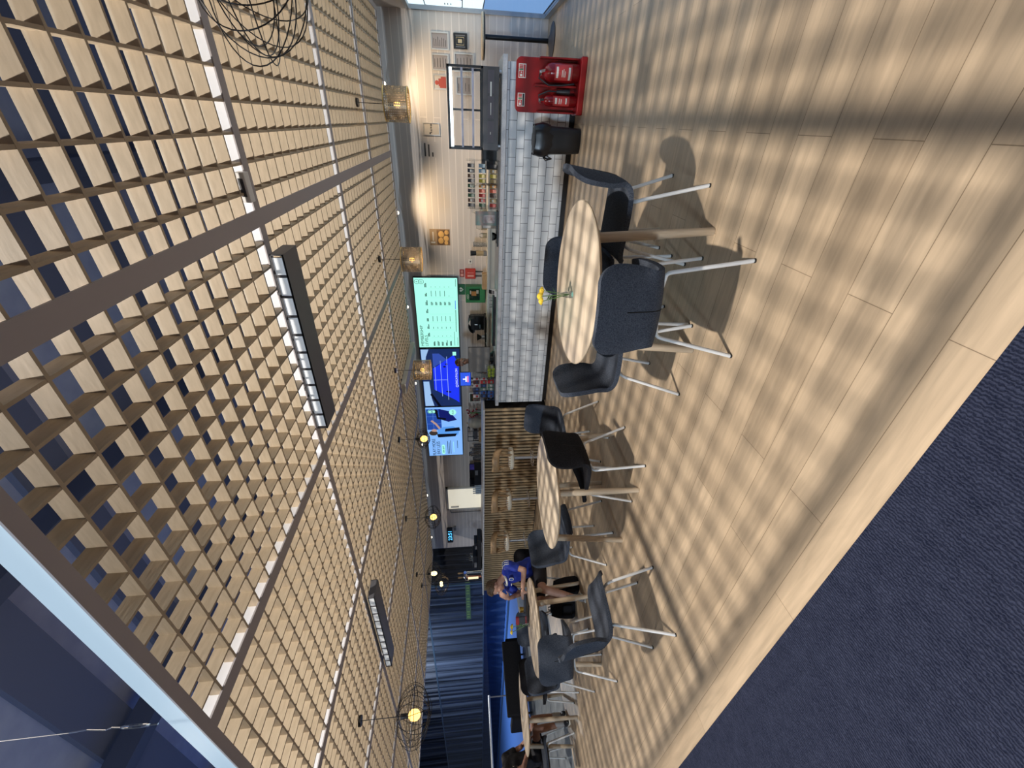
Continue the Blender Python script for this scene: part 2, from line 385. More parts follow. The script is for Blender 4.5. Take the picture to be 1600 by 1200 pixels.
# ------------------------------------------------------------------ lamps
def floodlight(x,y,z,power,col,label,size=.26):
    t = thing('floodlight', label, 'floodlight', (x,y,z))
    MB().box(-.22,.22,-.2,.2,.03,.12).build('housing', dgrey_m, t, bevel=.01)
    MB().box(-.02,.02,-.015,.015,.12,8.99-z).build('bracket', dgrey_m, t)
    l = bpy.data.lights.new('flood','AREA'); l.shape = 'DISK'; l.size = size; l.energy = power; l.color = col
    lo = bpy.data.objects.new('flood', l); C.objects.link(lo); lo.parent = t; lo.location = (0,0,.02)
    return t
floodlight(-1.365,.515,6.5,520,(1.,.93,.84),'hall floodlight hanging high above the lattice ceiling near the carpet edge',.20)
floodlight(-9.4,.6,6.5,330,(1.,.93,.84),'hall floodlight hanging high above the court end of the lattice ceiling',.3)
floodlight(-20,8.3,7.9,800,(.85,.92,1.),'hall floodlight hanging over the blue court',.4)
mf = thing('added_fill_light','added cool fill light on a made-up mast behind the camera','floodlight',(-3,-9.5,0))  # unseen fill lamp, added with its mast to cool the camera-facing sides
MB().cyl(0,0,0,3.2,.05,16).box(-.3,.3,-.3,.3,0,.03).build('mast', dgrey_m, mf)
MB().box(-.7,.7,-.12,.02,2.9,3.9).build('housing', dgrey_m, mf)
ml = bpy.data.lights.new('flood','AREA'); ml.shape = 'RECTANGLE'; ml.size = 1.3; ml.size_y = .9; ml.energy = 800; ml.color = (.66,.83,1.)
mo = bpy.data.objects.new('flood', ml); C.objects.link(mo); mo.parent = mf; mo.location = (0,.04,3.4); mo.rotation_euler = (math.radians(82),0,0)
def ptlight(parent, loc, e, col, r=.03):
    l = bpy.data.lights.new('bulb light','POINT'); l.energy = e; l.color = col; l.shadow_soft_size = r
    lo = bpy.data.objects.new('bulb light', l); C.objects.link(lo); lo.parent = parent; lo.location = loc; return lo
bulb_m = emis('warm bulb', (1.,.55,.13), 3.6)
bulbc_m = emis('pale bulb', (1.,.84,.42), 3)
def shade_mat():
    m = mat('perforated brass shade', (.34,.27,.18), .4, .5); b = bsdf(m)
    tc = N(m,'ShaderNodeTexCoord'); mp = N(m,'ShaderNodeMapping'); mp.inputs['Scale'].default_value = (42,13,1); L(m, tc.outputs['UV'], mp.inputs['Vector'])
    ck = N(m,'ShaderNodeTexVoronoi'); ck.feature = 'F1'; ck.distance = 'MANHATTAN'; ck.inputs['Scale'].default_value = 1; ck.inputs['Randomness'].default_value = .0
    L(m, mp.outputs[0], ck.inputs['Vector'])
    lt = N(m,'ShaderNodeMath', operation='GREATER_THAN'); lt.inputs[1].default_value = .36; L(m, ck.outputs['Distance'], lt.inputs[0])
    L(m, lt.outputs[0], b.inputs['Alpha'])
    return m
shade_m = shade_mat()
def uv_cyl(o, z0, z1):
    me = o.data; uv = me.uv_layers.new(name='UVMap')
    for p in me.polygons:
        an = [math.atan2(me.vertices[me.loops[i].vertex_index].co.y, me.vertices[me.loops[i].vertex_index].co.x)/(2*PI)+.5 for i in p.loop_indices]
        if max(an)-min(an) > .5: an = [a+1 if a < .5 else a for a in an]
        for i,a in zip(p.loop_indices, an):
            uv.data[i].uv = (a, (me.vertices[me.loops[i].vertex_index].co.z-z0)/(z1-z0))
def drum_pendant(x,y,label,r=.165):
    t = thing('pendant_lamp', label, 'lamp', (x,y,ZC), 0, 'perforated drum pendants over the counter')
    MB().cyl(0,0,-.03,-.005,.045,20).build('ceiling_rose', black_m, t)
    MB().tube([(0,0,-.03),(0,0,-.38)],.004,6).build('cord', black_m, t)
    sh = MB(); sh.lathe([(r,-.585),(r,-.45),(r,-.325)],48); so = sh.build('lamp_shade', shade_m, t, smooth=180); uv_cyl(so,-.585,-.325)
    for z_ in (-.585,-.325): MB().tube([(r*math.cos(a),r*math.sin(a),z_) for a in [2*PI*k/40 for k in range(40)]],.005,6,True).build('rim', gold_m, t)
    MB().tube([(-r,0,-.33),(r,0,-.33)],.003,6).tube([(0,-r,-.33),(0,r,-.33)],.003,6).build('spider', blackmetal_m, t)
    MB().cyl(0,0,-.42,-.34,.02,16).build('socket', black_m, t)
    MB().ball((0,0,-.455),.035).build('bulb', bulb_m, t, smooth=180)
    ptlight(t,(0,0,-.455),9,(1.,.68,.36),.04)
drum_pendant(.11,5.76,'perforated brass drum pendant over the glass display cabinet',.175)
drum_pendant(-1.67,5.82,'perforated brass drum pendant over the middle of the tiled counter')
drum_pendant(-3.50,5.89,'perforated brass drum pendant in front of the blue court screen')
def wire_pendant(x,y,label,zc=2.13,R=.25,lit=True,kind='big',seed=1,power=7):
    rnd = random.Random(seed)
    t = thing('pendant_lamp', label, 'lamp', (x,y,ZC), 0, 'black wire cage pendants')
    MB().cyl(0,0,-.03,-.005,.05,20).build('ceiling_rose', black_m, t)
    z = zc-ZC
    MB().tube([(0,0,-.03),(0,0,z+.12)],.004,6).build('cord', black_m, t)
    MB().cyl(0,0,z+.05,z+.13,.024,16).build('socket', black_m, t)
    cg = MB()
    for k in range(9):
        a = PI*k/9+rnd.uniform(-.1,.1); tl = rnd.uniform(-.25,.25); rx = R*rnd.uniform(.9,1.08); rz_ = R*rnd.uniform(.52,.72)
        M = Matrix.Rotation(a,3,'Z') @ Matrix.Rotation(tl,3,'X')
        cg.tube([M@Vector((rx*math.cos(q),0,rz_*math.sin(q)))+Vector((0,0,z)) for q in [2*PI*j/40 for j in range(40)]],.0028,5,True)
    for k in range(3):
        M = Matrix.Rotation(rnd.uniform(-.2,.2),3,'X')
        rr = R*(1-.1*k)
        cg.tube([M@Vector((rr*math.cos(q),rr*math.sin(q),(-.05+.05*k)*R*2))+Vector((0,0,z)) for q in [2*PI*j/40 for j in range(40)]],.0028,5,True)
    cg.build('wire_cage', blackmetal_m, t, smooth=180)
    if kind == 'double':
        for s in (-1,1): MB().ball((s*.05,0,z+.01),.035).build('bulb', bulbc_m, t, smooth=180)
    elif kind == 'pale': MB().ball((0,0,z+.0),.05,(1,1,1.4)).build('bulb', bulbc_m, t, smooth=180)
    else: MB().ball((0,0,z-.01),.055,(1,1,1.15)).build('bulb', bulb_m, t, smooth=180)
    ptlight(t,(0,0,z-.01),power,(1.,.66,.32),.05)
wire_pendant(-4.59,5.44,'small wire cage pendant with amber bulb before the players screen',2.26,.16,seed=3,power=5)
wire_pendant(-6.17,5.09,'wire cage pendant with amber bulb in front of the bare wall between screens and clock',2.18,.21,seed=4,power=5)
wire_pendant(-8.24,5.30,'wire cage pendant with pale bulb before the black drape',2.30,.22,kind='pale',seed=5,power=3)
wire_pendant(-9.24,5.66,'wire cage pendant with two pale bulbs over the beer tap',2.20,.24,kind='double',seed=6,power=3)
wire_pendant(-5.21,1.78,'wide wire cage pendant with amber bulb hanging before the blue court curtain',2.13,.28,seed=7,power=7)
wire_pendant(.50,2.43,'very near tangled wire cage pendant cut off by the edge of the photo',2.36,.33,seed=8,power=.5)
# festoon of small bulbs along the ceiling's wall-side edge
fs = thing('string_lights', 'black festoon cable with small glowing bulbs along the wall side of the ceiling', 'string lights', (0,8.15,2.75))
bx = [.42,-1.49,-3.32,-5.2,-7.07,-8.95,-10.8]
pts = []
xs = [1.40]+bx+[-12.4]
for a,b in zip(xs,xs[1:]):
    for k in range(12):
        u = k/12; pts.append((a+(b-a)*u, 0, .05-.10*4*u*(1-u)*.8))
MB().tube(pts,.014,6).build('cable', black_m, fs, smooth=180)
for x in bx:
    MB().cyl(x,0,-.02,.04,.018,10).build('socket', black_m, fs)
    MB().ball((x,0,-.05),.032).build('bulb', emis('festoon bulb',(1.,.85,.6),6), fs, smooth=180)
    sl = bpy.data.lights.new('bulb spot','SPOT'); sl.energy = 62 if x > -2 else (22 if x > -4 else 2); sl.color = (1.,.75,.47); sl.spot_size = math.radians(105); sl.spot_blend = .7; sl.shadow_soft_size = .03
    so_ = bpy.data.objects.new('bulb spot', sl); C.objects.link(so_); so_.parent = fs; so_.location = (x,.02,-.095); so_.rotation_euler = (math.radians(33),0,0)
# linear ceiling fittings
diff_m = mat('white diffuser', (.75,.78,.80), .4, emit=(.8,.9,1.), es=.25)
def linear(name,x0,x1,y0,y1,zb,label,n=10):
    t = thing(name, label, 'light fitting', ((x0+x1)/2,(y0+y1)/2,zb), 0, 'linear light fittings under the lattice ceiling')
    hx,hy = (x1-x0)/2,(y1-y0)/2
    MB().box(-hx,hx,-hy,hy,0,.006).box(-hx,hx,hy-.006,hy,.006,.075).box(-hx,-hx+.006,-hy,hy,.006,.075).box(hx-.006,hx,-hy,hy,.006,.075).build('body', mat('charcoal aluminium',(.13,.13,.145),.45,.3), t)
    MB().box(-hx+.02,hx-.02,-hy+.004,-hy+.010,.008,.066).build('diffuser', diff_m, t)
    o = MB()
    for k in range(1,n): 
        x = -hx+2*hx*k/n; o.box(x-.008,x+.008,-hy,-hy+.012,.006,.07)
    o.box(-hx,hx,-hy,-hy+.012,.066,.075).box(-hx,hx,-hy,-hy+.003,0,.010).build('louvre_bars', dgrey_m, t)
    for s in (-.6,.55): MB().box(s*hx-.01,s*hx+.01,.03,.05,.075,ZC-zb-.004).build('hanger', dgrey_m, t)
linear('linear_light',-1.95,-.69,2.47,2.69,2.525,'nearest grey linear light fitting slung under the lattice ceiling')
linear('linear_light',-6.05,-4.45,2.62,2.84,2.56,'second grey linear light fitting nearer the blue court under the lattice ceiling')
lf = thing('linear_light','pale linear light fitting running towards the wall above the screens','light fitting',(-4.0,6.9,2.56),0,'linear light fittings under the lattice ceiling')
MB().box(-.1,.1,-.8,.8,0,.08).build('body', mat('pale fitting',(.62,.62,.55),.5), lf, bevel=.006)
for y in (-.5,.5): MB().box(-.01,.01,y-.01,y+.01,.08,.125).build('hanger', dgrey_m, lf)
em = thing('emergency_light','small white emergency light box on the nearest ceiling cross beams','emergency light',(-.36,2.59,2.655))
MB().box(-.075,.075,-.03,.03,0,.05).build('body', white_m, em, bevel=.004)
MB().box(-.045,.045,-.032,-.03,.012,.038).build('lens', dgrey_m, em)
# ------------------------------------------------------------------ counters
ct = thing('servery_counter','white tiled servery counter on a black plinth along the back of the room','counter',(-1.94,6.3,0))
MB().box(-2.56,2.56,.02,.68,.08,.92).build('tiled_front', tile_m, ct)
MB().box(-2.56,2.56,.06,.66,0,.08).build('plinth', black_m, ct)
wt = tag(MB().box(-4.535,.68,6.255,7.02,.921,.98).build('worktop', slab_m, bevel=.004),'pale grey laminate worktop lying along the white tiled counter','worktop')
br = thing('bar_counter','oak slatted bar counter with a thin white top, behind the bar stools','bar',(-7.58,6.2,0))
MB().box(-3.02,2.98,.05,.70,.05,1.18).build('carcass', mat('bar backing',(.012,.010,.009),.8), br)
MB().box(-3.02,2.98,.06,.68,0,.05).box(2.3,3.015,.005,.05,0,.075).build('plinth', black_m, br)
o = MB(); n = 72
for k in range(n):
    x = -3.0+5.97*k/(n-1); o.box(x-.022,x+.022,.02,.05,.02,1.178)
o.build('slat_panel', slat_m, br)
MB().box(-3.10,3.04,-.06,.76,1.181,1.215).build('top', mat('bar top white',(.66,.66,.68),.35), br, bevel=.004)
bc = thing('back_counter','long low cream counter standing against the back wall','counter',(-4.9,8.66,0))
MB().box(-.4,5.2,-.22,.32,.0,.98).build('carcass', cream_m, bc)
MB().box(-.4,5.2,-.26,.335,.98,1.03).build('top', offw_m, bc, bevel=.004)
bs = thing('back_shelf','taller cream cabinet behind the slatted bar against the back wall','cabinet',(-8.3,8.66,0))
MB().box(-2.6,2.9,-.2,.33,0,1.11).build('carcass', cream_m, bs)
MB().box(-2.62,2.92,-.24,.335,1.111,1.15).build('top', offw_m, bs, bevel=.004)
fr = thing('undercounter_fridge','black appliance behind the counter beside the display cabinet','fridge',(-.28,7.95,0))
MB().box(-.42,.22,-.2,.2,.03,1.17).build('body', black_m, fr, bevel=.01)
MB().cyl(0,0,-.02,.02,.03,16).build('dial', grey_m, fr).matrix_local = Matrix.Translation((-.1,-.21,1.08)) @ Matrix.Rotation(PI/2,4,'X')
MB().box(-.38,.18,-.18,.18,0,.03).build('feet', rubber_m, fr)
# ------------------------------------------------------------------ bar stools
def make_stool():
    t = thing('bar_stool','',"stool")
    MB().cyl(0,0,0,.02,.20,36).build('base', steel_m, t, bevel=.004)
    MB().cyl(0,0,.02,.66,.028,20).build('column', steel_m, t)
    MB().tube([(.16*math.cos(a),.16*math.sin(a),.30) for a in [2*PI*k/32 for k in range(32)]],.010,8,True).tube([(-.16,0,.30),(.16,0,.30)],.008,8).build('footrest', chrome_m, t)
    s = MB(); s.lathe([(0,.655),(.18,.66),(.21,.68),(.215,.72),(.20,.745),(0,.755)],36); s.build('seat', mat('cream seat pad',(.84,.77,.63),.6), t, smooth=60)
    def back(z0,z1,a0,a1,r):
        m = MB()
        def f(u,v):
            a = math.radians(a0+(a1-a0)*u); zz = z0(u)+(z1(u)-z0(u))*v
            return (r*math.cos(a), r*math.sin(a), zz)
        m.grid(f,24,3); return m
    e = lambda u: 1-abs(2*u-1)**4
    o = back(lambda u: .95-.10*(2*u-1)**4, lambda u: .97+.11*e(u), 172,368,.25).build('backrest', oak_m, t, smooth=180); md=o.modifiers.new('s','SOLIDIFY'); md.thickness=.018
    o = MB()
    for a in (180,205,335,360):
        q = math.radians(a); o.tube([(.20*math.cos(q),.20*math.sin(q),.70),(.25*math.cos(q),.25*math.sin(q),.93)],.016,8)
    for a in range(225,330,13):
        q = math.radians(a); o.tube([(.2*math.cos(q),.2*math.sin(q),.72),(.25*math.cos(q),.25*math.sin(q),.91)],.006,6)
    o.build('spindles', oak_m, t)
    return t
st = make_stool()
for i,(x,y,a,lb) in enumerate(((-5.38,5.72,-6,'wooden bar stool nearest the tiled counter'),(-6.52,5.72,4,'middle wooden bar stool in front of the slatted bar'),(-7.86,5.72,9,'wooden bar stool nearest the man in blue'))):
    if i == 0: s0 = st; s0.location = (x,y,0); s0.rotation_euler = (0,0,math.radians(a)); s0['label'] = lb; s0['group'] = 'bar stools at the slatted bar'
    else: dup(st,(x,y,0),math.radians(a),lb)
# ------------------------------------------------------------------ chairs and tables
def chp():
    P = [(.245,.418,.185),(.235,.438,.20),(.17,.452,.22),(.04,.448,.228),(-.10,.446,.224),(-.19,.455,.212),(-.238,.492,.206),(-.258,.55,.214)]
    for z,w in ((.62,.228),(.69,.236),(.735,.236)): P.append((-.258-(z-.55)*.16,z,w))
    for a in (20,40,58,74,86): P.append((-.258-(.735+.098*math.sin(math.radians(a))-.55)*.16,.735+.098*math.sin(math.radians(a)),.236-.095*(1-math.cos(math.radians(a)))))
    return P
CHP = chp()
def cinterp(t):
    n = len(CHP)-1; x = t*n; i = min(int(x), n-1); f = x-i
    P = [CHP[max(0,min(n,i+d))] for d in (-1,0,1,2)]
    return [0.5*((2*P[1][k])+(-P[0][k]+P[2][k])*f+(2*P[0][k]-5*P[1][k]+4*P[2][k]-P[3][k])*f*f+(-P[0][k]+3*P[1][k]-3*P[2][k]+P[3][k])*f**3) for k in range(3)]
def make_chair(fm):
    t = thing('dining_chair','', 'chair')
    def shell(u,v):
        y,z,hw = cinterp(u); x = (v*2-1); s = max(0,min(1,(z-.45)/.14)) if y < -.15 else 0; s = s*s*(3-2*s); e = (abs(x)*hw/.236)**2.4
        return (x*hw, y + s*.045*e, z + (1-s)*.020*e)
    o = MB(); o.grid(shell,60,16); so = o.build('seat_shell', fm, t, smooth=180)
    md = so.modifiers.new('s','SOLIDIFY'); md.thickness = .030; md.offset = 0
    md = so.modifiers.new('b','BEVEL'); md.width = .011; md.segments = 3; md.limit_method = 'ANGLE'; md.angle_limit = math.radians(50)
    # centre seam low on the back of the shell
    pts = []
    for k in range(9):
        u = .345+.235*k/8; y,z,hw = cinterp(u); y2,z2,_ = cinterp(u+.01); d = Vector((0,y2-y,z2-z)).normalized(); nn = Vector((0,-d.z,d.y)); nn = nn if nn.y < 0 else -nn
        pts.append(Vector((0,y,z))+nn*.0155)
    MB().tube(pts,.003,6).build('seam', mat('seam thread',(.004,.005,.007),.9), t)
    for sx,sy in ((1,1),(-1,1),(1,-1),(-1,-1)):
        fy = .245 if sy>0 else -.25; fx = .215 if sy>0 else .262
        ty = .15 if sy>0 else -.13; tx = .175 if sy>0 else .18
        pts = [(sx*.06,ty*.8,.416),(sx*(tx-.04),ty,.416),(sx*(tx-.012),ty+.004*sy,.412),(sx*tx,ty+.010*sy,.400),(sx*(tx+.006),ty+.018*sy,.380),(sx*fx,fy,.006)]
        lg = MB().tube(pts,.0115,12).build('leg', white_m, t, smooth=40)
        MB().cyl(sx*fx,fy,0,.010,.0125,12).build('glide', rubber_m, lg)
    MB().box(-.09,.09,-.12,.14,.412,.424).build('seat_plate', dgrey_m, t)
    return t
def face(a): return math.radians(a-90)
chA = make_chair(fab_m)
GRP = 'felt dining chairs around the round tables'
CH = [
 (-.855,2.19,99,'charcoal felt chair with its back to the camera at the nearest round table'),
 (-.53,2.87,180,'charcoal felt chair in profile at the nearest table, on the side of the waste bin'),
 (-1.36,2.55,5,'charcoal felt chair at the nearest table, on the side towards the second table'),
 (-1.0,3.10,-88,'charcoal felt chair tucked in on the far side of the nearest round table'),
 (-2.98,3.52,-100,'grey felt chair behind the second round table, nearest the slatted bar'),
 (-3.86,2.86,0,'grey felt chair at the second round table, on the side of the seated man'),
 (-3.34,1.71,74,'grey felt chair standing alone in the open floor, seen from its side'),
 (-4.88,2.14,133,'dark felt chair showing its back at the table of the man in blue'),
 (-5.72,2.36,8,'dark felt chair at the sofa end of the seated man\'s table'),
 (-6.3,3.05,-30,'grey felt chair on the far side of the man\'s table beyond the flowers'),
 (-8.0,2.02,75,'grey felt chair seen edge-on at the near side of the farthest round table'),
]
for i,(x,y,a,lb) in enumerate(CH):
    if i == 0: chA.location = (x,y,0); chA.rotation_euler = (0,0,face(a)); chA['label'] = lb; chA['group'] = GRP
    else: dup(chA,(x,y,0),face(a),lb)
chB = make_chair(fabd_m)
CHB = [(-2.68,2.68,180,'black fabric chair with its back to the camera at the second round table'),
 (-7.10,2.66,180,'black fabric chair between the seated man\'s table and the farthest table'),
 (-5.60,3.62,-35,'black fabric chair under the man in the blue jersey'),
 (-8.55,2.19,42,'black fabric chair under the person in the black t-shirt')]
for i,(x,y,a,lb) in enumerate(CHB):
    if i == 0: chB.location = (x,y,0); chB.rotation_euler = (0,0,face(a)); chB['label'] = lb; chB['group'] = GRP
    else: dup(chB,(x,y,0),face(a),lb)
def make_table():
    t = thing('round_table','', 'table')
    o = MB(); R = .55
    o.lathe([(0,.716),(R-.02,.716),(R-.004,.726),(R-.0,.735),(R-.006,.739)],72).build('edge_band', edge_m, t, smooth=50)
    MB().lathe([(0,.7405),(R-.010,.7405),(R-.006,.739),(R-.012,.737),(0,.737)],72).build('tabletop', top_m, t, smooth=30)
    for k in range(4):
        a = PI/4+PI/2*k; c,s = math.cos(a),math.sin(a)
        MB().tube([(.455*c,.455*s,.716),(.49*c,.49*s,.35),(.525*c,.525*s,.0)],[.031,.029,.023],20).build('leg', leg_m, t, smooth=60)
    o = MB()
    for a in (PI/4,3*PI/4):
        c,s = math.cos(a),math.sin(a); o.box(-.45,.45,-.02,.02,.69,.716, Matrix.Rotation(a,3,'Z'))
    o.build('under_frame', dgrey_m, t)
    return t
tb0 = make_table()
TB = [(-.95,2.72,-33-45+90,'nearest round ash table with a vase of yellow flowers'),
 (-3.08,2.80,-47-45+90,'second round ash table, bare, before the slatted bar'),
 (-5.38,2.65,93-45,'round ash table where the man in the blue jersey sits'),
 (-7.75,2.56,-35+90-45,'farthest round ash table, beside the person in black')]
for i,(x,y,a,lb) in enumerate(TB):
    if i == 0: tb0.location = (x,y,0); tb0.rotation_euler = (0,0,math.radians(a)); tb0['label'] = lb; tb0['group'] = 'round ash tables'
    else: dup(tb0,(x,y,0),math.radians(a),lb)
# flower vases
def vase(x,y,label,seed,lean):
    r = random.Random(seed)
    t = thing('flower_vase', label, 'vase', (x,y,.741))
    MB().lathe([(0,.0),(.024,.0),(.026,.01),(.022,.05),(.013,.085),(.016,.10),(.0145,.10),(.0115,.085),(.02,.05),(.023,.012),(0,.008)],24).build('vase', acryl_m, t, smooth=60)
    MB().lathe([(0,.009),(.022,.012),(.019,.045),(0,.045)],20).build('water', glass('water',(.93,.97,.95),.05), t)
    heads = []
    for k in range(4):
        a = 2*PI*k/4+.4; e = Vector((lean[0]*(.5+.35*k/3)+.035*math.cos(a), lean[1]*(.5+.35*k/3)+.035*math.sin(a), .205+.035*r.random()))
        MB().tube([(0,0,.02),e*.45+Vector((0,0,.02)),e],.0025,6).build('stem', stem_m, t); heads.append(e)
    for e in heads:
        o = MB()
        for j in range(34):
            a = r.uniform(0,2*PI); b = r.uniform(0,1.35); d = Vector((math.cos(a)*math.sin(b),math.sin(a)*math.sin(b),math.cos(b)))
            o.ball(e+d*.018+Vector((0,0,.0)),.013,(1,1,.75),1)
        o.build('flower_head', yellow_m, t, smooth=180)
    o = MB()
    for j in range(7):
        a = r.uniform(0,2*PI); zz = r.uniform(.09,.17); d = Vector((math.cos(a),math.sin(a),.35)); s_ = Vector((-math.sin(a),math.cos(a),0)); b = Vector((0,0,zz))+Vector((lean[0],lean[1],0))*.3*zz/.2
        o.poly([b, b+d*.022+s_*.010, b+d*.05, b+d*.022-s_*.010],.0008,(0,0,1))
    o.build('leaves', leafm_m, t)
    return t
vase(-1.02,2.73,'glass vase of yellow flowers on the nearest round table',3,(-.01,-.02))
vase(-5.66,2.80,'glass vase of yellow flowers on the table of the man in blue',5,(-.07,-.03))
# ------------------------------------------------------------------ things on the man's table
lp = thing('tablet_keyboard','dark folded laptop lying on the table in front of the man','laptop',(-5.62,2.98,.741),math.radians(15))
MB().box(-.16,.16,-.11,.11,0,.018).build('base', black_m, lp, bevel=.004)
MB().box(-.16,.16,.085,.11,.018,.045).build('hinge', dgrey_m, lp)
mn = thing('menu_holder','red and black upright card holder on the table between the man and the flowers','card holder',(-5.80,2.93,.741),math.radians(35))
MB().box(-.055,.055,-.03,.03,0,.012).build('foot', red_m, mn)
MB().box(-.05,.05,-.008,.008,.012,.165).build('card', black_m, mn)
MB().box(-.052,.052,-.01,.01,.12,.165).box(-.052,.052,-.01,.01,.012,.035).build('band', red_m, mn)
cp = thing('paper_cup','ochre paper cup on the table beside the man\'s laptop','cup',(-5.80,3.08,.741))
MB().lathe([(0,0),(.028,0),(.038,.095),(.036,.095),(.027,.004),(0,.004)],24).build('cup', mat('ochre paper',(.60,.36,.05),.6), cp, smooth=50)
MB().lathe([(.039,.093),(.041,.10),(0,.104)],24).build('lid', offw_m, cp, smooth=50)
bg = thing('backpack','black backpack lying on the floor by the man\'s feet','bag',(-5.55,3.22,0))
o = MB()
def bagf(u,v):
    a = 2*PI*u; z = .34*v; k = (1-.35*v**3)*(1 if v > .06 else .85)
    return (.16*k*math.copysign(abs(math.cos(a))**.7,math.cos(a)), .10*k*math.copysign(abs(math.sin(a))**.7,math.sin(a)), z)
o.grid(bagf,28,10).box(-.09,.09,-.05,.05,.32,.345).build('body', fabd_m, bg, smooth=180)
MB().tube([(-.03,0,.33),(-.02,0,.385),(.02,0,.385),(.03,0,.33)],.008,6).build('handle', black_m, bg)
MB().box(-.10,.10,-.125,-.085,.05,.19).build('pocket', fabd_m, bg, bevel=.02)
bg2 = copy_tree(bg); bg2.location = (-6.02,3.18,0); bg2.rotation_euler = (0,0,.5); bg2['label'] = 'second black backpack on the floor, under the card holder\'s side of the table'
bt = thing('glasses_case','small pale phone lying on the farthest round table','phone',(-7.9,2.55,.741),.4)
MB().box(-.035,.035,-.075,.075,0,.009).build('body', offw_m, bt, bevel=.003)
MB().box(-.030,.030,-.068,.068,.009,.0095).build('screen', black_m, bt)
bt.name = 'mobile_phone'
# ------------------------------------------------------------------ fire extinguisher station, bin, high table
ex_ = thing('extinguisher_stand','red moulded double fire extinguisher stand before the tiled counter','stand',(.385,6.12,0))
M0 = Matrix.Identity(3)
o = MB(); o.box(-.29,.29,-.14,.14,0,.075); o.build('base', red_m, ex_, bevel=.012)
o = MB(); pts = [(p[0],.10,.44+p[1]) for p in rrect(.56,.76,.06)]
o.poly(pts,.03,(0,1,0)); o.build('back_panel', red_m, ex_, bevel=.006)
MB().box(-.012,.012,.0,.10,.075,.60).box(-.28,-.262,-.02,.10,.075,.55).box(.262,.28,-.02,.10,.075,.55).build('divider', red_m, ex_, bevel=.004)
for sx in (-.15,.14):
    lb_ = MB().box(sx-.07,sx+.07,.096,.10,.70,.79).build('sign', offw_m, ex_)
    MB().box(sx-.062,sx+.0,.094,.0962,.735,.783).build('sign_red', mat('sign red',(.55,.03,.03),.5), lb_)
    MB().box(sx-.055,sx-.03,.0925,.0942,.745,.772).box(sx-.022,sx-.008,.0925,.0942,.75,.765).build('sign_symbol', offw_m, lb_)
    o = MB()
    for k in range(4): o.box(sx+.008+k*.014,sx+.018+k*.014,.094,.0962,.735,.783)
    o.build('sign_red_boxes', mat('sign red',(.55,.03,.03),.5), lb_)
    MB().box(sx+.008,sx+.018,.0925,.0942,.735,.783).build('sign_green', green_m, lb_)
    MB().box(sx-.062,sx+.062,.094,.0962,.708,.728).build('sign_strip', black_m if sx<0 else mat('sign red',(.55,.03,.03),.5), lb_)
def ext(x,r,h,label,horn,wide):
    t = thing('fire_extinguisher',label,'fire extinguisher',(x,6.095,.076),0,'fire extinguishers on the red stand')
    MB().lathe([(0,0),(r*.9,0),(r,.015),(r,h-.08),(r*.85,h-.035),(r*.45,h-.005),(.022,h),(.022,h+.03),(0,h+.03)],32).build('cylinder', redd_m, t, smooth=50)
    MB().lathe([(.018,h+.03),(.020,h+.055),(0,h+.055)],16).build('valve', steel_m, t)
    MB().box(-.012,.012,-.085,.02,h+.055,.062+h,Matrix.Rotation(.25,3,'X')).box(-.010,.010,-.075,.015,h+.030,h+.037).build('lever', steel_m if wide else black_m, t)
    MB().cyl(-.026,0,h+.034,h+.040,.016,16).build('gauge', chrome_m, t)
    la = MB(); la.grid(lambda u,v:(-(r+.001)*math.sin(-.9+1.8*u)*-1,-(r+.001)*math.cos(-.9+1.8*u),h*.22+h*.50*v),14,1); la.build('label', mat('label red',(.50,.05,.05),.4), t)
    o = MB()
    for (z0,z1,a0,a1) in (((.62,.68,-.6,.55),(.50,.52,-.5,.2),(.46,.475,-.5,.3),(.42,.435,-.5,.1),(.27,.33,-.8,.5)) if wide else ((.60,.66,-.5,.5),(.52,.54,-.5,.4),(.46,.48,-.5,.3),(.30,.34,-.5,.5))):
        o.grid(lambda u,v,z0=z0,z1=z1,a0=a0,a1=a1:((r+.002)*math.sin(a0+(a1-a0)*u),-(r+.002)*math.cos(a0+(a1-a0)*u),h*(z0+(z1-z0)*v)),8,1)
    o.build('label_print', offw_m, t)
    if horn:
        MB().tube([(.0,0,h+.04),(.05,0,h+.06),(r+.035,-.01,h*.85),(r+.03,-.02,h*.62)],.009,8).build('hose', black_m, t, smooth=60)
        MB().tube([(r+.03,-.02,h*.62),(r+.03,-.02,h*.60),(r+.032,-.02,h*.22)],[.016,.02,.030],16).build('horn', black_m, t, smooth=60)
    else:
        MB().tube([(.0,0,h+.04),(-.06,-.01,h+.06),(-r-.03,-.02,h*.85),(-r-.025,-.03,h*.45),(-r-.005,-.05,h*.12)],.010,8).build('hose', black_m, t, smooth=60)
    return t
ext(.515,.098,.42,'wide red fire extinguisher with large white label on the red stand',False,True)
ext(.235,.062,.41,'slim red fire extinguisher with black horn, nearer the waste bin',True,False)
bn_ = thing('waste_bin','black plastic waste bin with a bin bag over its rim before the tiled counter','bin',(-.185,6.02,0))
o = MB()
def binf(u,v):
    a = 2*PI*u; k = .86+.14*v
    return (.165*k*math.copysign(abs(math.cos(a))**.55,math.cos(a)), .125*k*math.copysign(abs(math.sin(a))**.55,math.sin(a)), .50*v)
o.grid(binf,40,8); o.box(-.12,.12,-.09,.09,0,.01); o.build('bin_body', black_m, bn_, smooth=180)
o = MB(); rb = random.Random(4); jit = [rb.uniform(-.02,.02) for _ in range(41)]; jit[40]=jit[0]
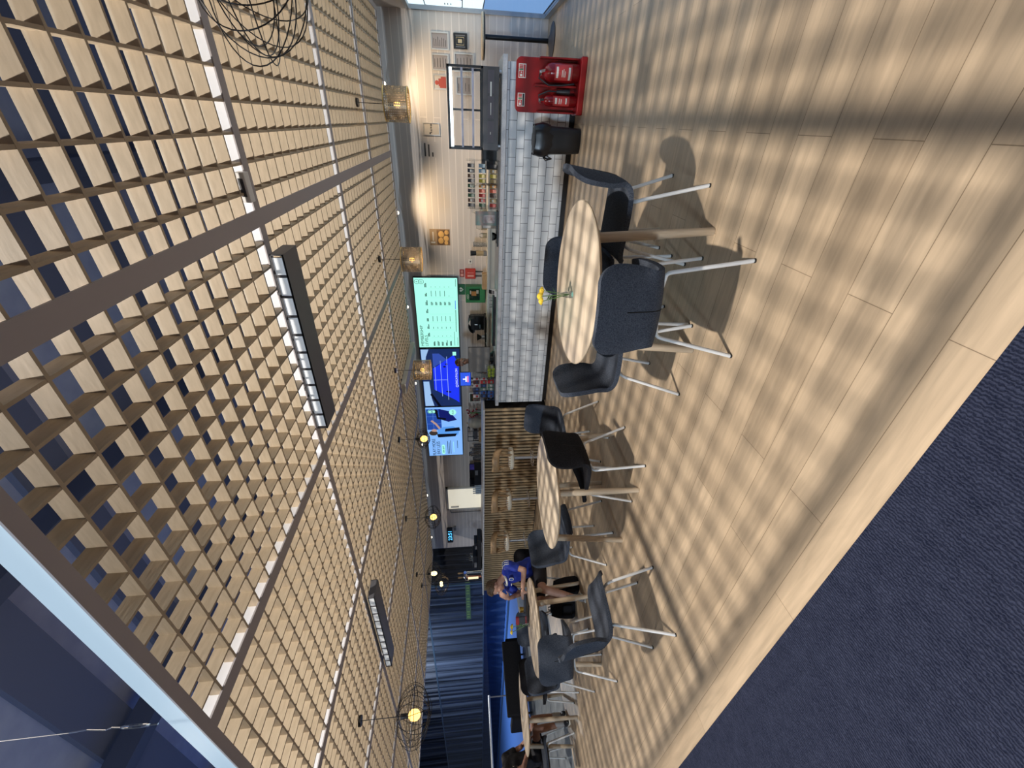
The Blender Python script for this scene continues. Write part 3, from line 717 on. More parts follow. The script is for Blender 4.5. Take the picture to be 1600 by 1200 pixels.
def bagrim(u,v):
    i = int(round(u*40)); a = 2*PI*u; k = 1.04+.12*math.sin(PI*v)+jit[i]*.8*(.4+v); z = .585-.20*v+jit[i]*v*1.5+.01*math.sin(a*5)
    return (.165*k*math.copysign(abs(math.cos(a))**.6,math.cos(a)), .125*k*math.copysign(abs(math.sin(a))**.6,math.sin(a)), z)
o.grid(bagrim,40,8); o.build('bin_bag', mat('glossy bin bag',(.010,.010,.012),.28), bn_, smooth=180)
MB().tube([(-.17,-.05,.47),(-.215,-.06,.42),(-.20,-.09,.36),(-.175,-.09,.41)],[.012,.02,.014,.006],8).build('bag_knot', MATS['glossy bin bag'], bn_, smooth=180)
o = MB(); o.grid(lambda u,v:(.17*math.sqrt(v)*math.cos(2*PI*u),.13*math.sqrt(v)*math.sin(2*PI*u),.585+.02*(1-v)),32,4); o.build('lid', mat('bin lid',(.03,.03,.033),.5), bn_, smooth=180)
ht = thing('high_table','tall round poseur table with black column by the lit glass wall','table',(1.12,8.5,0))
MB().lathe([(0,0),(.24,0),(.25,.012),(.10,.04),(.04,.07),(0,.07)],40).build('base', dgrey_m, ht, smooth=40)
MB().cyl(0,0,.07,1.10,.034,20).build('column', blackmetal_m, ht)
MB().cyl(0,0,1.10,1.125,.30,48).build('table_underside', black_m, ht)
MB().lathe([(0,1.125),(.30,1.125),(.30,1.142),(.295,1.147),(0,1.147)],48).build('tabletop', leg_m, ht, smooth=40)
# ------------------------------------------------------------------ display cabinet
dc = thing('display_cabinet','black framed glass cake display cabinet with lit top on the grey worktop','display cabinet',(.11,6.62,.981))
W,D,H = .455,.23,.68
MB().box(-W,W,-D,D,.03,.235).build('plinth_box', mat('dark steel',(.085,.080,.082),.38,.5), dc, bevel=.004)
o = MB(); 
for k in range(3): o.box(-.36+.27*k,-.12+.27*k,-D-.003,-D,.095,.175)
o.build('control_panel', mat('panel plum',(.10,.085,.10),.4), dc)
o = MB(); o.box(-.05,.08,-D-.005,-D-.003,.13,.14).box(.15,.30,-D-.005,-D-.003,.125,.145).box(-.27,-.24,-D-.005,-D-.003,.13,.14); o.build('panel_print', offw_m, dc)
o = MB()
for sx in (-1,1):
    for sy in (-1,1): o.cyl(sx*(W-.05),sy*(D-.05),0,.03,.025,14)
o.build('feet', steel_m, dc)
fm = MB(); e=.012
for sx in (-1,1):
    for sy in (-1,1): fm.box(sx*(W-e)-e,sx*(W-e)+e,sy*(D-e)-e,sy*(D-e)+e,.235,H)
for z in (.235,H-.02):
    fm.box(-W,W,-D,-D+2*e,z,z+.02).box(-W,W,D-2*e,D,z,z+.02).box(-W,-W+2*e,-D,D,z,z+.02).box(W-2*e,W,-D,D,z,z+.02)
fm.box(-.012,.012,D-2*e,D,.255,H-.02); fm.box(-W,W,-D,D,H,H+.008)
fm.build('frame', black_m, dc)
MB().box(-W+.03,W-.03,-D+.03,-D+.075,H-.055,H-.022).box(-W+.03,W-.03,-D+.10,-D+.125,H-.055,H-.03).build('light_strip', emis('cabinet led',(.80,.95,1.),5), dc)
for z in (.36,.50):
    sh_ = MB().box(-W+.025,W-.025,-D+.03,D-.03,z,z+.006).build('shelf', acryl_m, dc)
    MB().box(-W+.025,W-.025,-D+.022,-D+.03,z-.010,z+.016).build('price_rail', mat('lilac rail',(.60,.62,.78),.3), sh_)
MB().box(-W+.024,W-.024,-D+.004,-D+.008,.255,H-.02).build('front_glass', pane_m, dc)
MB().box(-W+.004,-W+.008,-D+.024,D-.024,.255,H-.02).box(W-.008,W-.004,-D+.024,D-.024,.255,H-.02).build('side_glass', pane_m, dc)
al = bpy.data.lights.new('cabinet light','AREA'); al.shape='RECTANGLE'; al.size=.8; al.size_y=.05; al.energy=3; al.color=(.8,.93,1); alo=bpy.data.objects.new('cabinet light',al); C.objects.link(alo); alo.parent=dc; alo.location=(0,-.12,H-.06)
# ------------------------------------------------------------------ acrylic snack stand with bars
sn = thing('snack_stand','clear acrylic snack rack with three tiers beside the display cabinet','rack',(-.79,6.62,.981))
o = MB()
for x in (-.31,.31): o.box(x-.003,x+.003,-.16,.16,0,.46)
for z in (.02,.18,.34): o.box(-.31,.31,-.16,.12,z,z+.005).box(-.31,.31,-.165,-.16,z,z+.06)
o.box(-.003,.003,-.15,.12,.02,.40)
o.build('acrylic_frame', acryl_m, sn)
cols = [(.55,.03,.02),(.75,.30,.03),(.60,.45,.05),(.75,.12,.05),(.03,.10,.05),(.10,.05,.03),(.30,.45,.55),(.03,.03,.04),(.45,.30,.12)]
for tier,z in enumerate((.026,.186,.346)):
    for k in range(9):
        ci = ((0,8,5,3,1,8,2,8,7),(4,0,0,3,1,2,2,6,6),(7,5,4,7,4,7,5,7,7))[tier][k]
        mm = mat('wrapper %d'%ci, cols[ci], .35)
        x = -1.07+.065*k; b = thing('snack_bar','%s wrapped snack, %s from the photo board, %s tier of the rack'%(('red','orange','yellow','vermilion','dark green','brown','pale blue','black','tan')[ci],('ninth','eighth','seventh','sixth','fifth','fourth','third','second','first')[8-k] if 0 else ('first','second','third','fourth','fifth','sixth','seventh','eighth','ninth')[k],('bottom','middle','top')[tier]),'snack',(x,6.56+.01*((k*7)%3),.981+z),0,'wrapped snacks in the %s tier of the rack'%('bottom','middle','top')[tier])
        M = Matrix.Rotation(-.35,3,'X')
        MB().box(-.024,.024,-.012,.012,0.004,.095,M).box(-.026,.026,-.002,.002,.095,.105,M).build('wrapper', mm, b, bevel=.003)
        if k%3 == 1: MB().box(-.016,.016,-.0135,-.012,.04,.065,M).build('print', offw_m if ci!=2 else red_m, b)
# leaflet holder / photo board, bowl, tray, card machine, cups
lh = thing('photo_board','small upright teal and brown photo board beside the clear snack rack','board',(-1.24,6.50,.981))
MB().box(-.10,.10,-.006,.006,.03,.34).build('board', noisy('teal photo',(.10,.22,.20),(.30,.20,.17),.4,(7,7,9)), lh)
MB().box(-.06,.05,-.008,-.006,.05,.22).build('photo', noisy('brown photo',(.22,.13,.11),(.50,.46,.46),.4,(14,14,14)), lh)
MB().box(-.11,.11,-.06,.06,0,.03).build('foot', black_m, lh, bevel=.004)
lh2 = thing('leaflet_box','pale brown leaflet box behind the photo board on the worktop','box',(-1.36,6.72,.981))
MB().box(-.06,.06,-.05,.05,0,.24).build('box', noisy('kraft',(.36,.31,.25),(.45,.39,.31),.7,(20,20,20)), lh2)
MB().box(-.05,.05,-.053,-.05,.10,.22).build('leaflet', paper_m, lh2)
tr = thing('slate_tray','thin black tray near the middle of the worktop','tray',(-1.42,6.52,.981))
MB().box(-.21,.21,-.11,.11,0,.012).box(-.21,.21,-.11,-.104,.012,.02).box(-.21,.21,.104,.11,.012,.02).build('tray', black_m, tr)
bo = thing('glass_bowl','small grey glass bowl standing on the black tray','bowl',(-1.50,6.50,.994))
MB().lathe([(0,0),(.03,0),(.055,.04),(.062,.075),(.058,.075),(.05,.042),(.028,.006),(0,.006)],28).build('bowl', glass('smoked glass',(.5,.55,.56),.2), bo, smooth=60)
MB().lathe([(0,.008),(.045,.042),(0,.05)],20).build('contents', grey_m, bo, smooth=60)
cmx = thing('card_machine','small white and black card machine on the worktop below the first aid box','card machine',(-2.42,6.55,.981))
MB().box(-.05,.05,-.06,.06,0,.03).build('cradle', offw_m, cmx, bevel=.004)
R_ = Matrix.Rotation(-.6,3,'X')
MB().box(-.042,.042,-.012,.012,.03,.15,R_).build('body', offw_m, cmx, bevel=.004)
MB().box(-.034,.034,-.0145,-.012,.08,.14,R_).build('screen', black_m, cmx)
MB().box(-.034,.034,-.0145,-.012,.035,.072,R_).build('keypad', dgrey_m, cmx)
for k,(x,y) in enumerate(((-2.02,6.6),(-2.02,6.78))):
    pass
for k,x in enumerate((-2.62,-2.74)):
    g = thing('drinking_glass','clear tumbler on the worktop between card machine and till' if k==0 else 'clear tumbler on the worktop nearer the till','glass',(x,6.78,.981),0,'tumblers on the worktop')
    MB().lathe([(0,0),(.03,0),(.034,.10),(.032,.10),(.028,.006),(0,.006)],20).build('glass', acryl_m, g, smooth=50)
mat_ = thing('counter_mat','long black bar mat on the worktop in front of the till','mat',(-2.98,6.72,.981))
MB().box(-.48,.48,-.10,.10,0,.05).build('mat', black_m, mat_, bevel=.006)
# till screen (back towards us)
ts = thing('till_screen','large grey back of a till monitor standing on the worktop','monitor',(-3.76,6.66,.981))
MB().box(-.26,.26,-.012,.012,.09,.48).build('back_cover', mat('till grey',(.20,.19,.18),.45,.2), ts, bevel=.004)
MB().box(-.265,.265,.012,.022,.085,.485).build('bezel', black_m, ts)
MB().box(-.05,.05,-.005,.03,.02,.12).build('neck', black_m, ts)
MB().box(-.13,.13,-.08,.10,0,.02).build('foot', black_m, ts, bevel=.004)
MB().box(-.20,-.10,-.02,-.012,.12,.18).build('cable_cover', mat('pale cap',(.30,.30,.29),.5), ts)
# padel balls in a clear jar: each ball its own thing
jr = thing('ball_jar','clear square jar of yellow green balls on the worktop before the till','jar',(-3.87,6.42,.981))
MB().box(-.105,.105,-.075,.075,0,.006).box(-.105,.105,-.078,-.075,0,.17).box(-.105,.105,.075,.078,0,.17).box(-.108,-.105,-.078,.078,0,.17).box(.105,.108,-.078,.078,0,.17).build('jar', acryl_m, jr)
bi = 0
for z in (.041,.109):
    for y in (-.036,.036):
        for x in (-.066,.0,.066):
            b = MB().ball((0,0,0),.033,sub=3).build('padel_ball', tball_m, smooth=180)
            b.location = (-3.87+x,6.42+y,.981+z)
            tag(b,'yellow green ball, %s layer of the jar, %s row, %s'%('lower' if z<.1 else 'upper','front' if y<0 else 'rear','at the packet rack end' if x<-.03 else ('at the till end' if x>.03 else 'middle')),'ball','balls in the clear jar')
# clear rack of drinks cans / leaflets at the left end of the worktop
rk = thing('leaflet_rack','clear acrylic rack of packets on the worktop nearest the bar','rack',(-4.28,6.56,.981))
o = MB()
for x in (-.25,.25): o.box(x-.003,x+.003,-.12,.12,0,.42)
for z in (.012,.15,.285): o.box(-.25,.25,-.12,.10,z,z+.005)
o.build('acrylic_frame', acryl_m, rk)
pc = [(.50,.03,.03),(.04,.05,.10),(.14,.22,.18),(.05,.12,.35),(.55,.50,.50),(.10,.03,.03)]
for tier,z in enumerate((.018,.156,.291)):
    for k in range(6):
        ci = ((3,3,2,2,0,5),(1,3,2,1,0,4),(4,1,1,4,5,4))[tier][k]
        b = thing('grip_packet','small carded packet, %s from the till monitor, %s tier of the packet rack'%(('sixth','fifth','fourth','third','second','first')[k],('bottom','middle','top')[tier]),'packet',(-4.48+.08*k,6.52,.981+z),0,'packets in the %s tier of the leaflet rack'%('bottom','middle','top')[tier])
        MB().box(-.033,.033,-.010,.010,0,.115).build('card', mat('packet %d'%ci,pc[ci],.4), b)
        MB().ball((0,-.012,.045),.026,(1,.35,1),2).build('blister', mat('packet b%d'%((ci+2)%6),pc[(ci+2)%6],.3), b, smooth=180)
st_ = thing('small_screen','little lit blue screen on a stand between the till and the packets rack','screen',(-4.31,6.88,.981))
MB().box(-.16,.16,-.008,.012,.44,.66).build('panel', black_m, st_)
MB().box(-.15,.15,-.010,-.008,.45,.65).build('display', emis('blue display',(.03,.10,.75),1.1), st_)
MB().box(-.06,.06,-.012,-.010,.525,.55).box(-.012,.012,-.012,-.010,.53,.60).build('white_mark', emis('white mark',(1,1,1),1.3), st_)
MB().box(-.07,.07,-.0125,-.010,.49,.515).build('pink_mark', emis('pink mark',(1,.25,.45),1.1), st_)
MB().box(-.015,.015,0,.02,.02,.45).build('stem', black_m, st_)
MB().box(-.09,.09,-.06,.08,0,.02).build('foot', black_m, st_)
pp = thing('paper_stack','loose stack of white paper behind the rack of packets','paper',(-4.44,6.88,.981),.1)
MB().box(-.04,.04,-.14,.14,0,.10).build('sheets', paper_m, pp)
# ------------------------------------------------------------------ things against the back wall
cm = thing('coffee_machine','black capsule coffee machine on the back counter under the membership screen','coffee machine',(-3.92,8.62,1.031))
MB().box(-.19,.19,-.10,.18,0,.05).box(-.17,.17,.02,.18,.05,.36).build('body', black_m, cm, bevel=.012)
o = MB(); o.grid(lambda u,v:(.18*math.cos(PI*u)*(1-.15*v), -.13+.30*v, .30+.13*math.sin(PI*u)*(.9)),16,6); o.box(-.17,.17,-.11,.17,.27,.31); o.build('head', black_m, cm, smooth=60)
MB().box(-.09,.03,-.115,-.108,.14,.17).box(-.09,-.075,-.115,-.108,.10,.17).build('trim_bar', chrome_m, cm)
MB().tube([(0,-.06,.27),(0,-.06,.20)],.018,10).build('spout', chrome_m, cm)
MB().cyl(.15,.08,.05,.40,.035,18).build('water_tank', glass('smoke',(.4,.42,.42),.2), cm)
MB().box(-.15,.15,-.105,.0,.05,.058).build('drip_tray', steel_m, cm)
gr = thing('coffee_grinder','small black and steel coffee grinder beside the coffee machine','grinder',(-4.28,8.66,1.031))
MB().box(-.10,.10,-.08,.08,0,.035).build('base', black_m, gr, bevel=.006)
MB().cyl(0,0,.035,.11,.055,20).build('body', steel_m, gr)
MB().lathe([(.03,.11),(.085,.215),(.08,.215),(.025,.112)],20).build('hopper', black_m, gr, smooth=60)
tk = thing('tea_urn_tray','low black tray beside the coffee grinder on the back counter','tray',(-4.62,8.62,1.031))
MB().box(-.16,.16,-.12,.12,0,.035).build('tray', black_m, tk, bevel=.004); tk.name='drip_mat'
ad = thing('aed_cabinet','green wall cabinet with a window holding a defibrillator, under the membership screen','first aid cabinet',(-3.31,8.93,1.05))
MB().box(-.19,.19,-.10,.066,0,.44).build('case', green_m, ad, bevel=.012)
MB().box(-.13,.14,-.103,-.10,.12,.36).build('window', glass('tint pane',(.75,.8,.75),.15), ad)
MB().box(-.115,.125,-.1015,-.1005,.13,.35).build('recess', mat('recess green',(.012,.07,.03),.6), ad)
MB().box(-.02,.08,-.1035,-.1015,.20,.31).build('kit_orange', mat('kit orange',(.50,.22,.05),.5), ad)
MB().box(.03,.11,-.1035,-.1015,.15,.20).box(.02,.10,-.1035,-.1015,.315,.345).build('kit_pale', mat('kit pale',(.50,.50,.42),.5), ad)
text('AED','lettering',offw_m,ad,(-.10,-.104,.37),.06)
sg = thing('aed_sign','dark green wall sign with a white heart above the first aid cabinet','sign',(-3.24,8.985,1.50))
MB().box(-.12,.12,-.006,.012,0,.15).build('plate', dgreen_m, sg)
hp = []
for k in range(28):
    a = 2*PI*k/28; hp.append((.0032*16*math.sin(a)**3, -.008, .085+.0032*(13*math.cos(a)-5*math.cos(2*a)-2*math.cos(3*a)-math.cos(4*a))))
MB().poly(hp,.002,(0,1,0)).build('heart', offw_m, sg)
MB().poly([(-.005,-.0095,.105),(.012,-.0095,.105),(.002,-.0095,.085),(.014,-.0095,.085),(-.008,-.0095,.05),(-.002,-.0095,.075),(-.013,-.0095,.075)],.0012,(0,1,0)).build('bolt', dgreen_m, sg)
fb = thing('fire_blanket','red fire blanket pouch with two black straps beside the first aid cabinet','fire blanket',(-2.87,8.985,1.10))
MB().box(-.11,.11,-.05,.014,.16,.39).build('pouch', mat('blanket red',(.55,.04,.02),.5), fb, bevel=.012)
for x in (-.05,.045): MB().box(x-.012,x+.012,-.03,-.022,-.0,.165).build('strap', black_m, fb)
MB().box(-.06,-.02,-.052,-.05,.20,.34).box(.02,.03,-.052,-.05,.20,.34).build('pouch_print', mat('pouch print',(.75,.40,.35),.6), fb)
fs2 = thing('fire_blanket_sign','small red sign above the fire blanket pouch','sign',(-2.87,8.99,1.51))
MB().box(-.085,.085,-.004,.008,0,.10).build('plate', mat('sign dark red',(.30,.03,.025),.5), fs2)
MB().box(-.065,-.01,-.006,-.004,.02,.08).box(.01,.065,-.006,-.004,.055,.07).box(.01,.065,-.006,-.004,.03,.045).build('symbol', mat('pouch print',(.75,.40,.35),.6), fs2)
wb = thing('wooden_caddy','small wooden caddy on the back counter below the red pouch','caddy',(-2.93,8.66,1.031))
MB().box(-.17,.17,-.07,.07,0,.10).build('box', grain('caddy wood',(.48,.29,.13),(.60,.38,.18),(8,30,30)), wb, bevel=.003)
MB().box(-.15,.15,-.05,.05,.10,.104).build('contents', paper_m, wb)
cu = thing('cup_stack','tall stack of tan paper cups with black top on the back counter','cups',(-2.34,8.66,1.031))
MB().lathe([(0,0),(.045,0),(.055,.22),(0,.22)],24).build('cups', mat('tan cups',(.48,.36,.20),.6), cu, smooth=50)
MB().lathe([(.046,.22),(.055,.34),(.05,.34),(0,.34)],24).build('lids', black_m, cu, smooth=50)
MB().lathe([(.05,.0),(.058,.07),(0,.07)],24).build('sleeve', grey_m, cu, smooth=50)
c2 = thing('patterned_tin','grey patterned tin on the back counter next to the paper cups','tin',(-2.16,8.66,1.031))
MB().cyl(0,0,0,.26,.05,24).build('tin', noisy('tin pattern',(.16,.15,.14),(.42,.40,.36),.5,(40,40,40)), c2)
MB().cyl(0,0,.26,.28,.052,24).build('lid', grey_m, c2)
for k,(x,hh) in enumerate(((-1.98,.16),(-1.82,.22),(-1.66,.19),(-1.52,.30))):
    j = thing('glass_jar',('short clear jar next to the patterned tin','second clear jar from the patterned tin','third clear jar from the patterned tin','tallest clear jar of the row on the back counter')[k],'jar',(x,8.66,1.031),0,'clear jars on the back counter')
    MB().lathe([(0,0),(.05,0),(.052,hh*.75),(.03,hh*.9),(.03,hh),(0,hh)],20).build('jar', acryl_m, j, smooth=50)
    MB().lathe([(0,.004),(.046,.004),(.046,hh*.5),(0,hh*.5)],20).build('contents', mat('jar contents',(.62,.52,.34),.7), j)
sk = thing('wall_socket','small white wall socket above the paper cups','socket',(-2.61,8.998,1.33))
MB().box(-.045,.045,-.012,0,0,.085).build('plate', offw_m, sk); MB().box(-.015,.015,-.014,-.012,.03,.055).build('switch', dgrey_m, sk)
# pictures on the wall
def frame(x0,x1,z0,z1,label,fm_,im,inner=None,group='framed sheets on the wall behind the display cabinet',fw_=.02):
    t = thing('picture_frame',label,'picture',((x0+x1)/2,WY-.0004,(z0+z1)/2),0,group)
    a,b = (x1-x0)/2,(z1-z0)/2
    MB().box(-a,a,-.022,0,b-fw_,b).box(-a,a,-.022,0,-b,-b+fw_).box(-a,-a+fw_,-.022,0,-b+fw_,b-fw_).box(a-fw_,a,-.022,0,-b+fw_,b-fw_).build('frame', fm_, t)
    MB().box(-a+fw_,a-fw_,-.010,-.002,-b+fw_,b-fw_).build('sheet', im, t)
    if inner: inner(t,a,b)
    return t
sheet_m = mat('certificate',(.34,.31,.31),.5)
def lines(t,a,b,n=6):
    o = MB(); r = random.Random(n)
    for k in range(n):
        z = b*.65-1.3*b*k/(n-1); o.box(-a*.6,a*(.1+.5*r.random()),-.012,-.010,z-.004,z+.004)
    o.build('print', ink_m, t)
frame(.97,1.21,1.68,1.98,'silver framed plain certificate over the black award plaque',silver_m,sheet_m,lambda t,a,b:lines(t,a,b,7))
frame(.69,.92,1.69,1.98,'silver framed sheet between the plain certificate and the red figure',silver_m,sheet_m,lambda t,a,b:lines(t,a,b,5))
def redfig(t,a,b):
    o = MB(); o.ball((-.01,-.011,.07),.035,(1,.1,1)).box(-.06,.05,-.013,-.0105,-.09,.04).box(.05,.075,-.013,-.0105,-.09,.0).box(-.085,-.06,-.013,-.0105,-.09,.02); o.build('red_figure', mat('poster red',(.42,.07,.05),.6), t)
frame(.42,.64,1.70,1.98,'silver framed sheet with a red figure above the display cabinet',silver_m,mat('poster pale',(.55,.50,.46),.6),redfig)
def award(t,a,b):
    MB().tube([(-.05,-.013,-.06),(.05,-.013,-.06),(.05,-.013,.07),(-.05,-.013,.07)],.006,6,True).box(-.025,.025,-.014,-.010,-.03,.04).build('gold_print', mat('gold print',(.55,.45,.28),.5), t)
    o = MB()
    for sx in (-1,1): o.box(sx*.075-.006,sx*.075+.006,-.013,-.010,-.08,.08)
    o.build('side_print', grey_m, t)
frame(1.0,1.21,1.37,1.60,'black award plaque with a gold square on the wall by the poseur table',black_m,black_m,award)
frame(.69,.95,1.26,1.60,'silver framed sheet half hidden behind the edge of the display cabinet',silver_m,sheet_m,lambda t,a,b:lines(t,a,b,5))
frame(.36,.63,1.30,1.58,'silver framed sheet seen through the display cabinet glass',silver_m,sheet_m,lambda t,a,b:lines(t,a,b,4))
def note(t,a,b):
    o = MB(); o.box(-a*.8,-a*.5,-.012,-.010,b*.1,b*.25)
    for k in range(6): o.box(-a*.55+k*.025,-a*.55+k*.025+.014,-.012,-.010,-.01,.02)
    o.build('print', ink_m, t)
frame(-.28,-.08,1.90,2.20,'small clear framed notice alone on the wall beside the paper notice',silver_m,mat('beige sheet',(.56,.50,.43),.6),note,group='single notices on the back wall',fw_=.012)
pn = thing('paper_notice','white paper notice with three lines taped to the wall above the snack rack','notice',(-.51,WY-.0004,2.10))
MB().box(-.13,.13,-.002,0,-.14,.14).build('sheet', mat('notice paper',(.60,.55,.52),.7), pn)
o = MB()
for k,(z,w_) in enumerate(((.09,.22),(.02,.20),(-.05,.07))):
    o.box(-.115,-.115+w_,-.0035,-.002,z-.014,z+.014)
o.build('print', ink_m, pn)
fd = thing('food_poster','food photo poster of golden fried snacks on the wall','poster',(-2.11,WY-.0004,2.00))
MB().box(-.165,.165,-.004,0,-.21,.21).build('sheet', mat('kraft poster',(.40,.28,.17),.6), fd)
MB().box(-.155,.155,-.006,-.004,-.20,.06).build('photo_ground', noisy('photo brown',(.10,.05,.02),(.30,.17,.08),.5,(12,12,12)), fd)
o = MB(); rf = random.Random(2)
for (x,z,r_) in ((-.07,-.02,.065),(.06,-.03,.07),(-.02,-.13,.06),(.10,-.14,.05),(-.11,-.13,.045)): o.ball((x,-.007,z),r_,(1,.06,.9))
o.build('photo_snacks', mat('golden',(.72,.42,.13),.5), fd, smooth=180)
MB().box(-.12,-.09,-.0055,-.004,.10,.19).box(-.07,.11,-.0055,-.004,.13,.15).build('print', paper_m, fd)
# ------------------------------------------------------------------ wall screens
def tv(xc,label):
    t = thing('wall_screen',label,'screen',(xc,8.995,1.655),0,'screens in a row on the back wall')
    MB().box(-.87,.87,-.06,0,0,.98).build('case', black_m, t, bevel=.004)
    return t
def flat(pts,name,m,parent,y): return MB().poly([(p[0],y,p[1]) for p in pts],.0015,(0,1,0)).build(name,m,parent)
def rect(x0,x1,z0,z1): return [(x0,z0),(x1,z0),(x1,z1),(x0,z1)]
mint = emis('screen mint',(.42,1.,.84),1.05); inkS = mat('screen ink',(.0,.035,.03),.6,spec=.1)
t1 = tv(-3.815,'lit mint green screen headed membership levels')
flat(rect(-.855,.855,.015,.965),'display',mint,t1,-.062)
text('MEMBERSHIP\nLEVELS','lettering',inkS,t1,(-.825,-.064,.850),.098,sx=.98)
o = MB(); rr = random.Random(9)
cx_ = [-.78,-.57,-.37,-.18,.03,.22,.43,.64]
for j in range(5):
    z = .585-.098*j
    o.box(-.82,-.82+.10+.05*rr.random(),-.0645,-.0635,z,z+.016).box(-.82,-.82+.08+.06*rr.random(),-.0645,-.0635,z+.022,z+.038)
    for c in range(1,8):
        if c == 4: continue
        w_ = .02 if c in (1,7) else (.08 if c in (5,) else (.13 if c in (3,6) else .05))
        if c == 6 and j == 4: w_ = .02
        o.box(cx_[c],cx_[c]+w_,-.0645,-.0635,z+.01,z+.020)
        if c == 5: o.box(cx_[c],cx_[c]+w_,-.0645,-.0635,z+.026,z+.036).box(cx_[c],cx_[c]+w_*.8,-.0645,-.0635,z-.006,z+.004)
for c in range(1,8): o.box(cx_[c],cx_[c]+.08+.02*(c%3),-.0645,-.0635,.70,.718).box(cx_[c],cx_[c]+.06+.02*(c%2),-.0645,-.0635,.725,.740)
o.box(-.82,-.45,-.0645,-.0635,.115,.124).box(-.45,.1,-.0645,-.0635,.066,.078).box(.66,.83,-.0645,-.0635,.05,.058).box(-.82,-.6,-.0645,-.0635,.045,.052)
o.build('table_print', inkS, t1)
MB().box(.12,.33,-.0645,-.0635,.066,.082).build('blue_print', emis('screen blue',(.10,.30,.95),.9), t1)
o = MB()
for c in cx_[1:]: o.box(c-.03,c-.0275,-.0645,-.0635,.12,.66)
o.build('column_rules', emis('screen teal',(.22,.70,.60),.9), t1)
o = MB()
for (x,z) in ((.77,.90),(.77,.805)): o.tube([(x+.052*math.cos(a),-.064,z+.052*math.sin(a)) for a in [2*PI*k/28 for k in range(28)]],.004,5,True)
o.build('logo_rings', inkS, t1)
text('P','lettering',inkS,t1,(.77,-.064,.878),.06,align='CENTER'); text('H','lettering',inkS,t1,(.77,-.064,.785),.06,align='CENTER')
t2 = tv(-5.575,'lit screen showing a deep blue court, between the other two screens')
Sx = lambda y: -.855+1.71*(610-y)/595.; Sz = lambda x: .015+.95*(480-x)/445.
flat(rect(-.855,.855,.015,.965),'display',emis('s2 navy',(.012,.03,.12),.9),t2,-.062)
flat([(Sx(605),Sz(60)),(Sx(605),Sz(150)),(Sx(520),Sz(125)),(Sx(430),Sz(118)),(Sx(340),Sz(110)),(Sx(340),Sz(60)),(Sx(340),Sz(42)),(Sx(605),Sz(42))],'pale_roof_left',emis('s2 pale',(.38,.60,.95),.9),t2,-.0635)
flat([(Sx(160),Sz(45)),(Sx(150),Sz(85)),(Sx(90),Sz(95)),(Sx(20),Sz(130)),(Sx(20),Sz(42))],'pale_roof_right',MATS['s2 pale'],t2,-.0635)
flat([(Sx(425),Sz(165)),(Sx(545),Sz(415)),(Sx(575),Sz(460)),(Sx(170),Sz(465)),(Sx(75),Sz(412)),(Sx(195),Sz(190)),(Sx(205),Sz(165))],'court',emis('s2 court',(.015,.04,.95),1.),t2,-.0638)
flat([(Sx(195),Sz(170)),(Sx(120),Sz(330)),(Sx(60),Sz(245)),(Sx(60),Sz(170))],'court_wall',emis('s2 wall',(.04,.09,.45),.9),t2,-.0638)
o = MB()
for pts in (((440,185),(190,190)),((500,258),(130,255)),((540,330),(90,330)),((325,165),(325,330))):
    (ya,xa),(yb,xb) = pts; o.tube([(Sx(ya),-.065,Sz(xa)),(Sx(yb),-.065,Sz(xb))],.005,4)
o.build('court_lines', emis('s2 line',(.45,.60,1.),.9), t2)
text('DECATHLON','lettering',emis('s2 white',(.8,.88,1.),1.),t2,(Sx(375),-.0655,Sz(447)),.075,sx=1.05)
MB().tube([(Sx(392)+.03*math.cos(a),-.065,Sz(440)+.03*math.sin(a)) for a in [2*PI*k/20 for k in range(20)]],.006,5,True).build('logo_ring', MATS['s2 white'], t2)
o = MB()
for (y,x) in ((190,300),(165,325),(450,320),(455,350)): o.ball((Sx(y),-.064,Sz(x)),.022,(1,.06,1.6))
o.build('players', emis('s2 dark',(.01,.01,.10),.6), t2)
flat([(Sx(80),Sz(400)),(Sx(45),Sz(400)),(Sx(45),Sz(440)),(Sx(80),Sz(440))],'mint_tag',emis('s3 mint',(.40,1.,.85),1.),t2,-.065)
flat([(Sx(460),Sz(130)),(Sx(610),Sz(235)),(Sx(610),Sz(200)),(Sx(480),Sz(110))],'dark_beam',emis('s2 black',(.004,.006,.02),.5),t2,-.0645)
t3 = tv(-7.325,'lit pale blue screen with two players and an offer')
Ux = lambda y: -.855+1.71*(1130-y)/1035.
Vz = lambda f: .965-.95*f
flat(rect(-.855,.855,.015,.965),'display',emis('s3 sky',(.24,.50,1.),1.),t3,-.062)
text('PLAY MORE','lettering',mat('s3 ink',(.0,.01,.06),.6,spec=.1),t3,(-.845,-.0645,Vz(.205)),.132,sx=.90)
text('PAY LESS','lettering',MATS['s3 ink'],t3,(-.80,-.0645,Vz(.335)),.132,sx=.90)
flat([(-.63+p[0],Vz(.43)+p[1]) for p in rrect(.36,.09,.044)],'mint_pill',MATS['s3 mint'],t3,-.0638)
text('APR-SEPT','lettering',MATS['s3 ink'],t3,(-.63,-.0655,Vz(.455)),.062,align='CENTER')
o = MB(); r = random.Random(8)
for f in (.56,.605,.65): o.box(-.80,-.30-.08*r.random(),-.0645,-.0635,Vz(f)-.007,Vz(f)+.007)
o.box(-.60,-.32,-.0645,-.0635,Vz(.85)-.007,Vz(.85)+.007); o.build('small_print', MATS['s3 ink'], t3)
MB().box(-.75,-.36,-.0645,-.0635,Vz(.735)-.006,Vz(.735)+.006).build('mint_line', MATS['s3 mint'], t3)
flat(rect(.10,.80,Vz(.42),.955),'court_photo',emis('s3 court',(.02,.08,.42),.9),t3,-.0636)
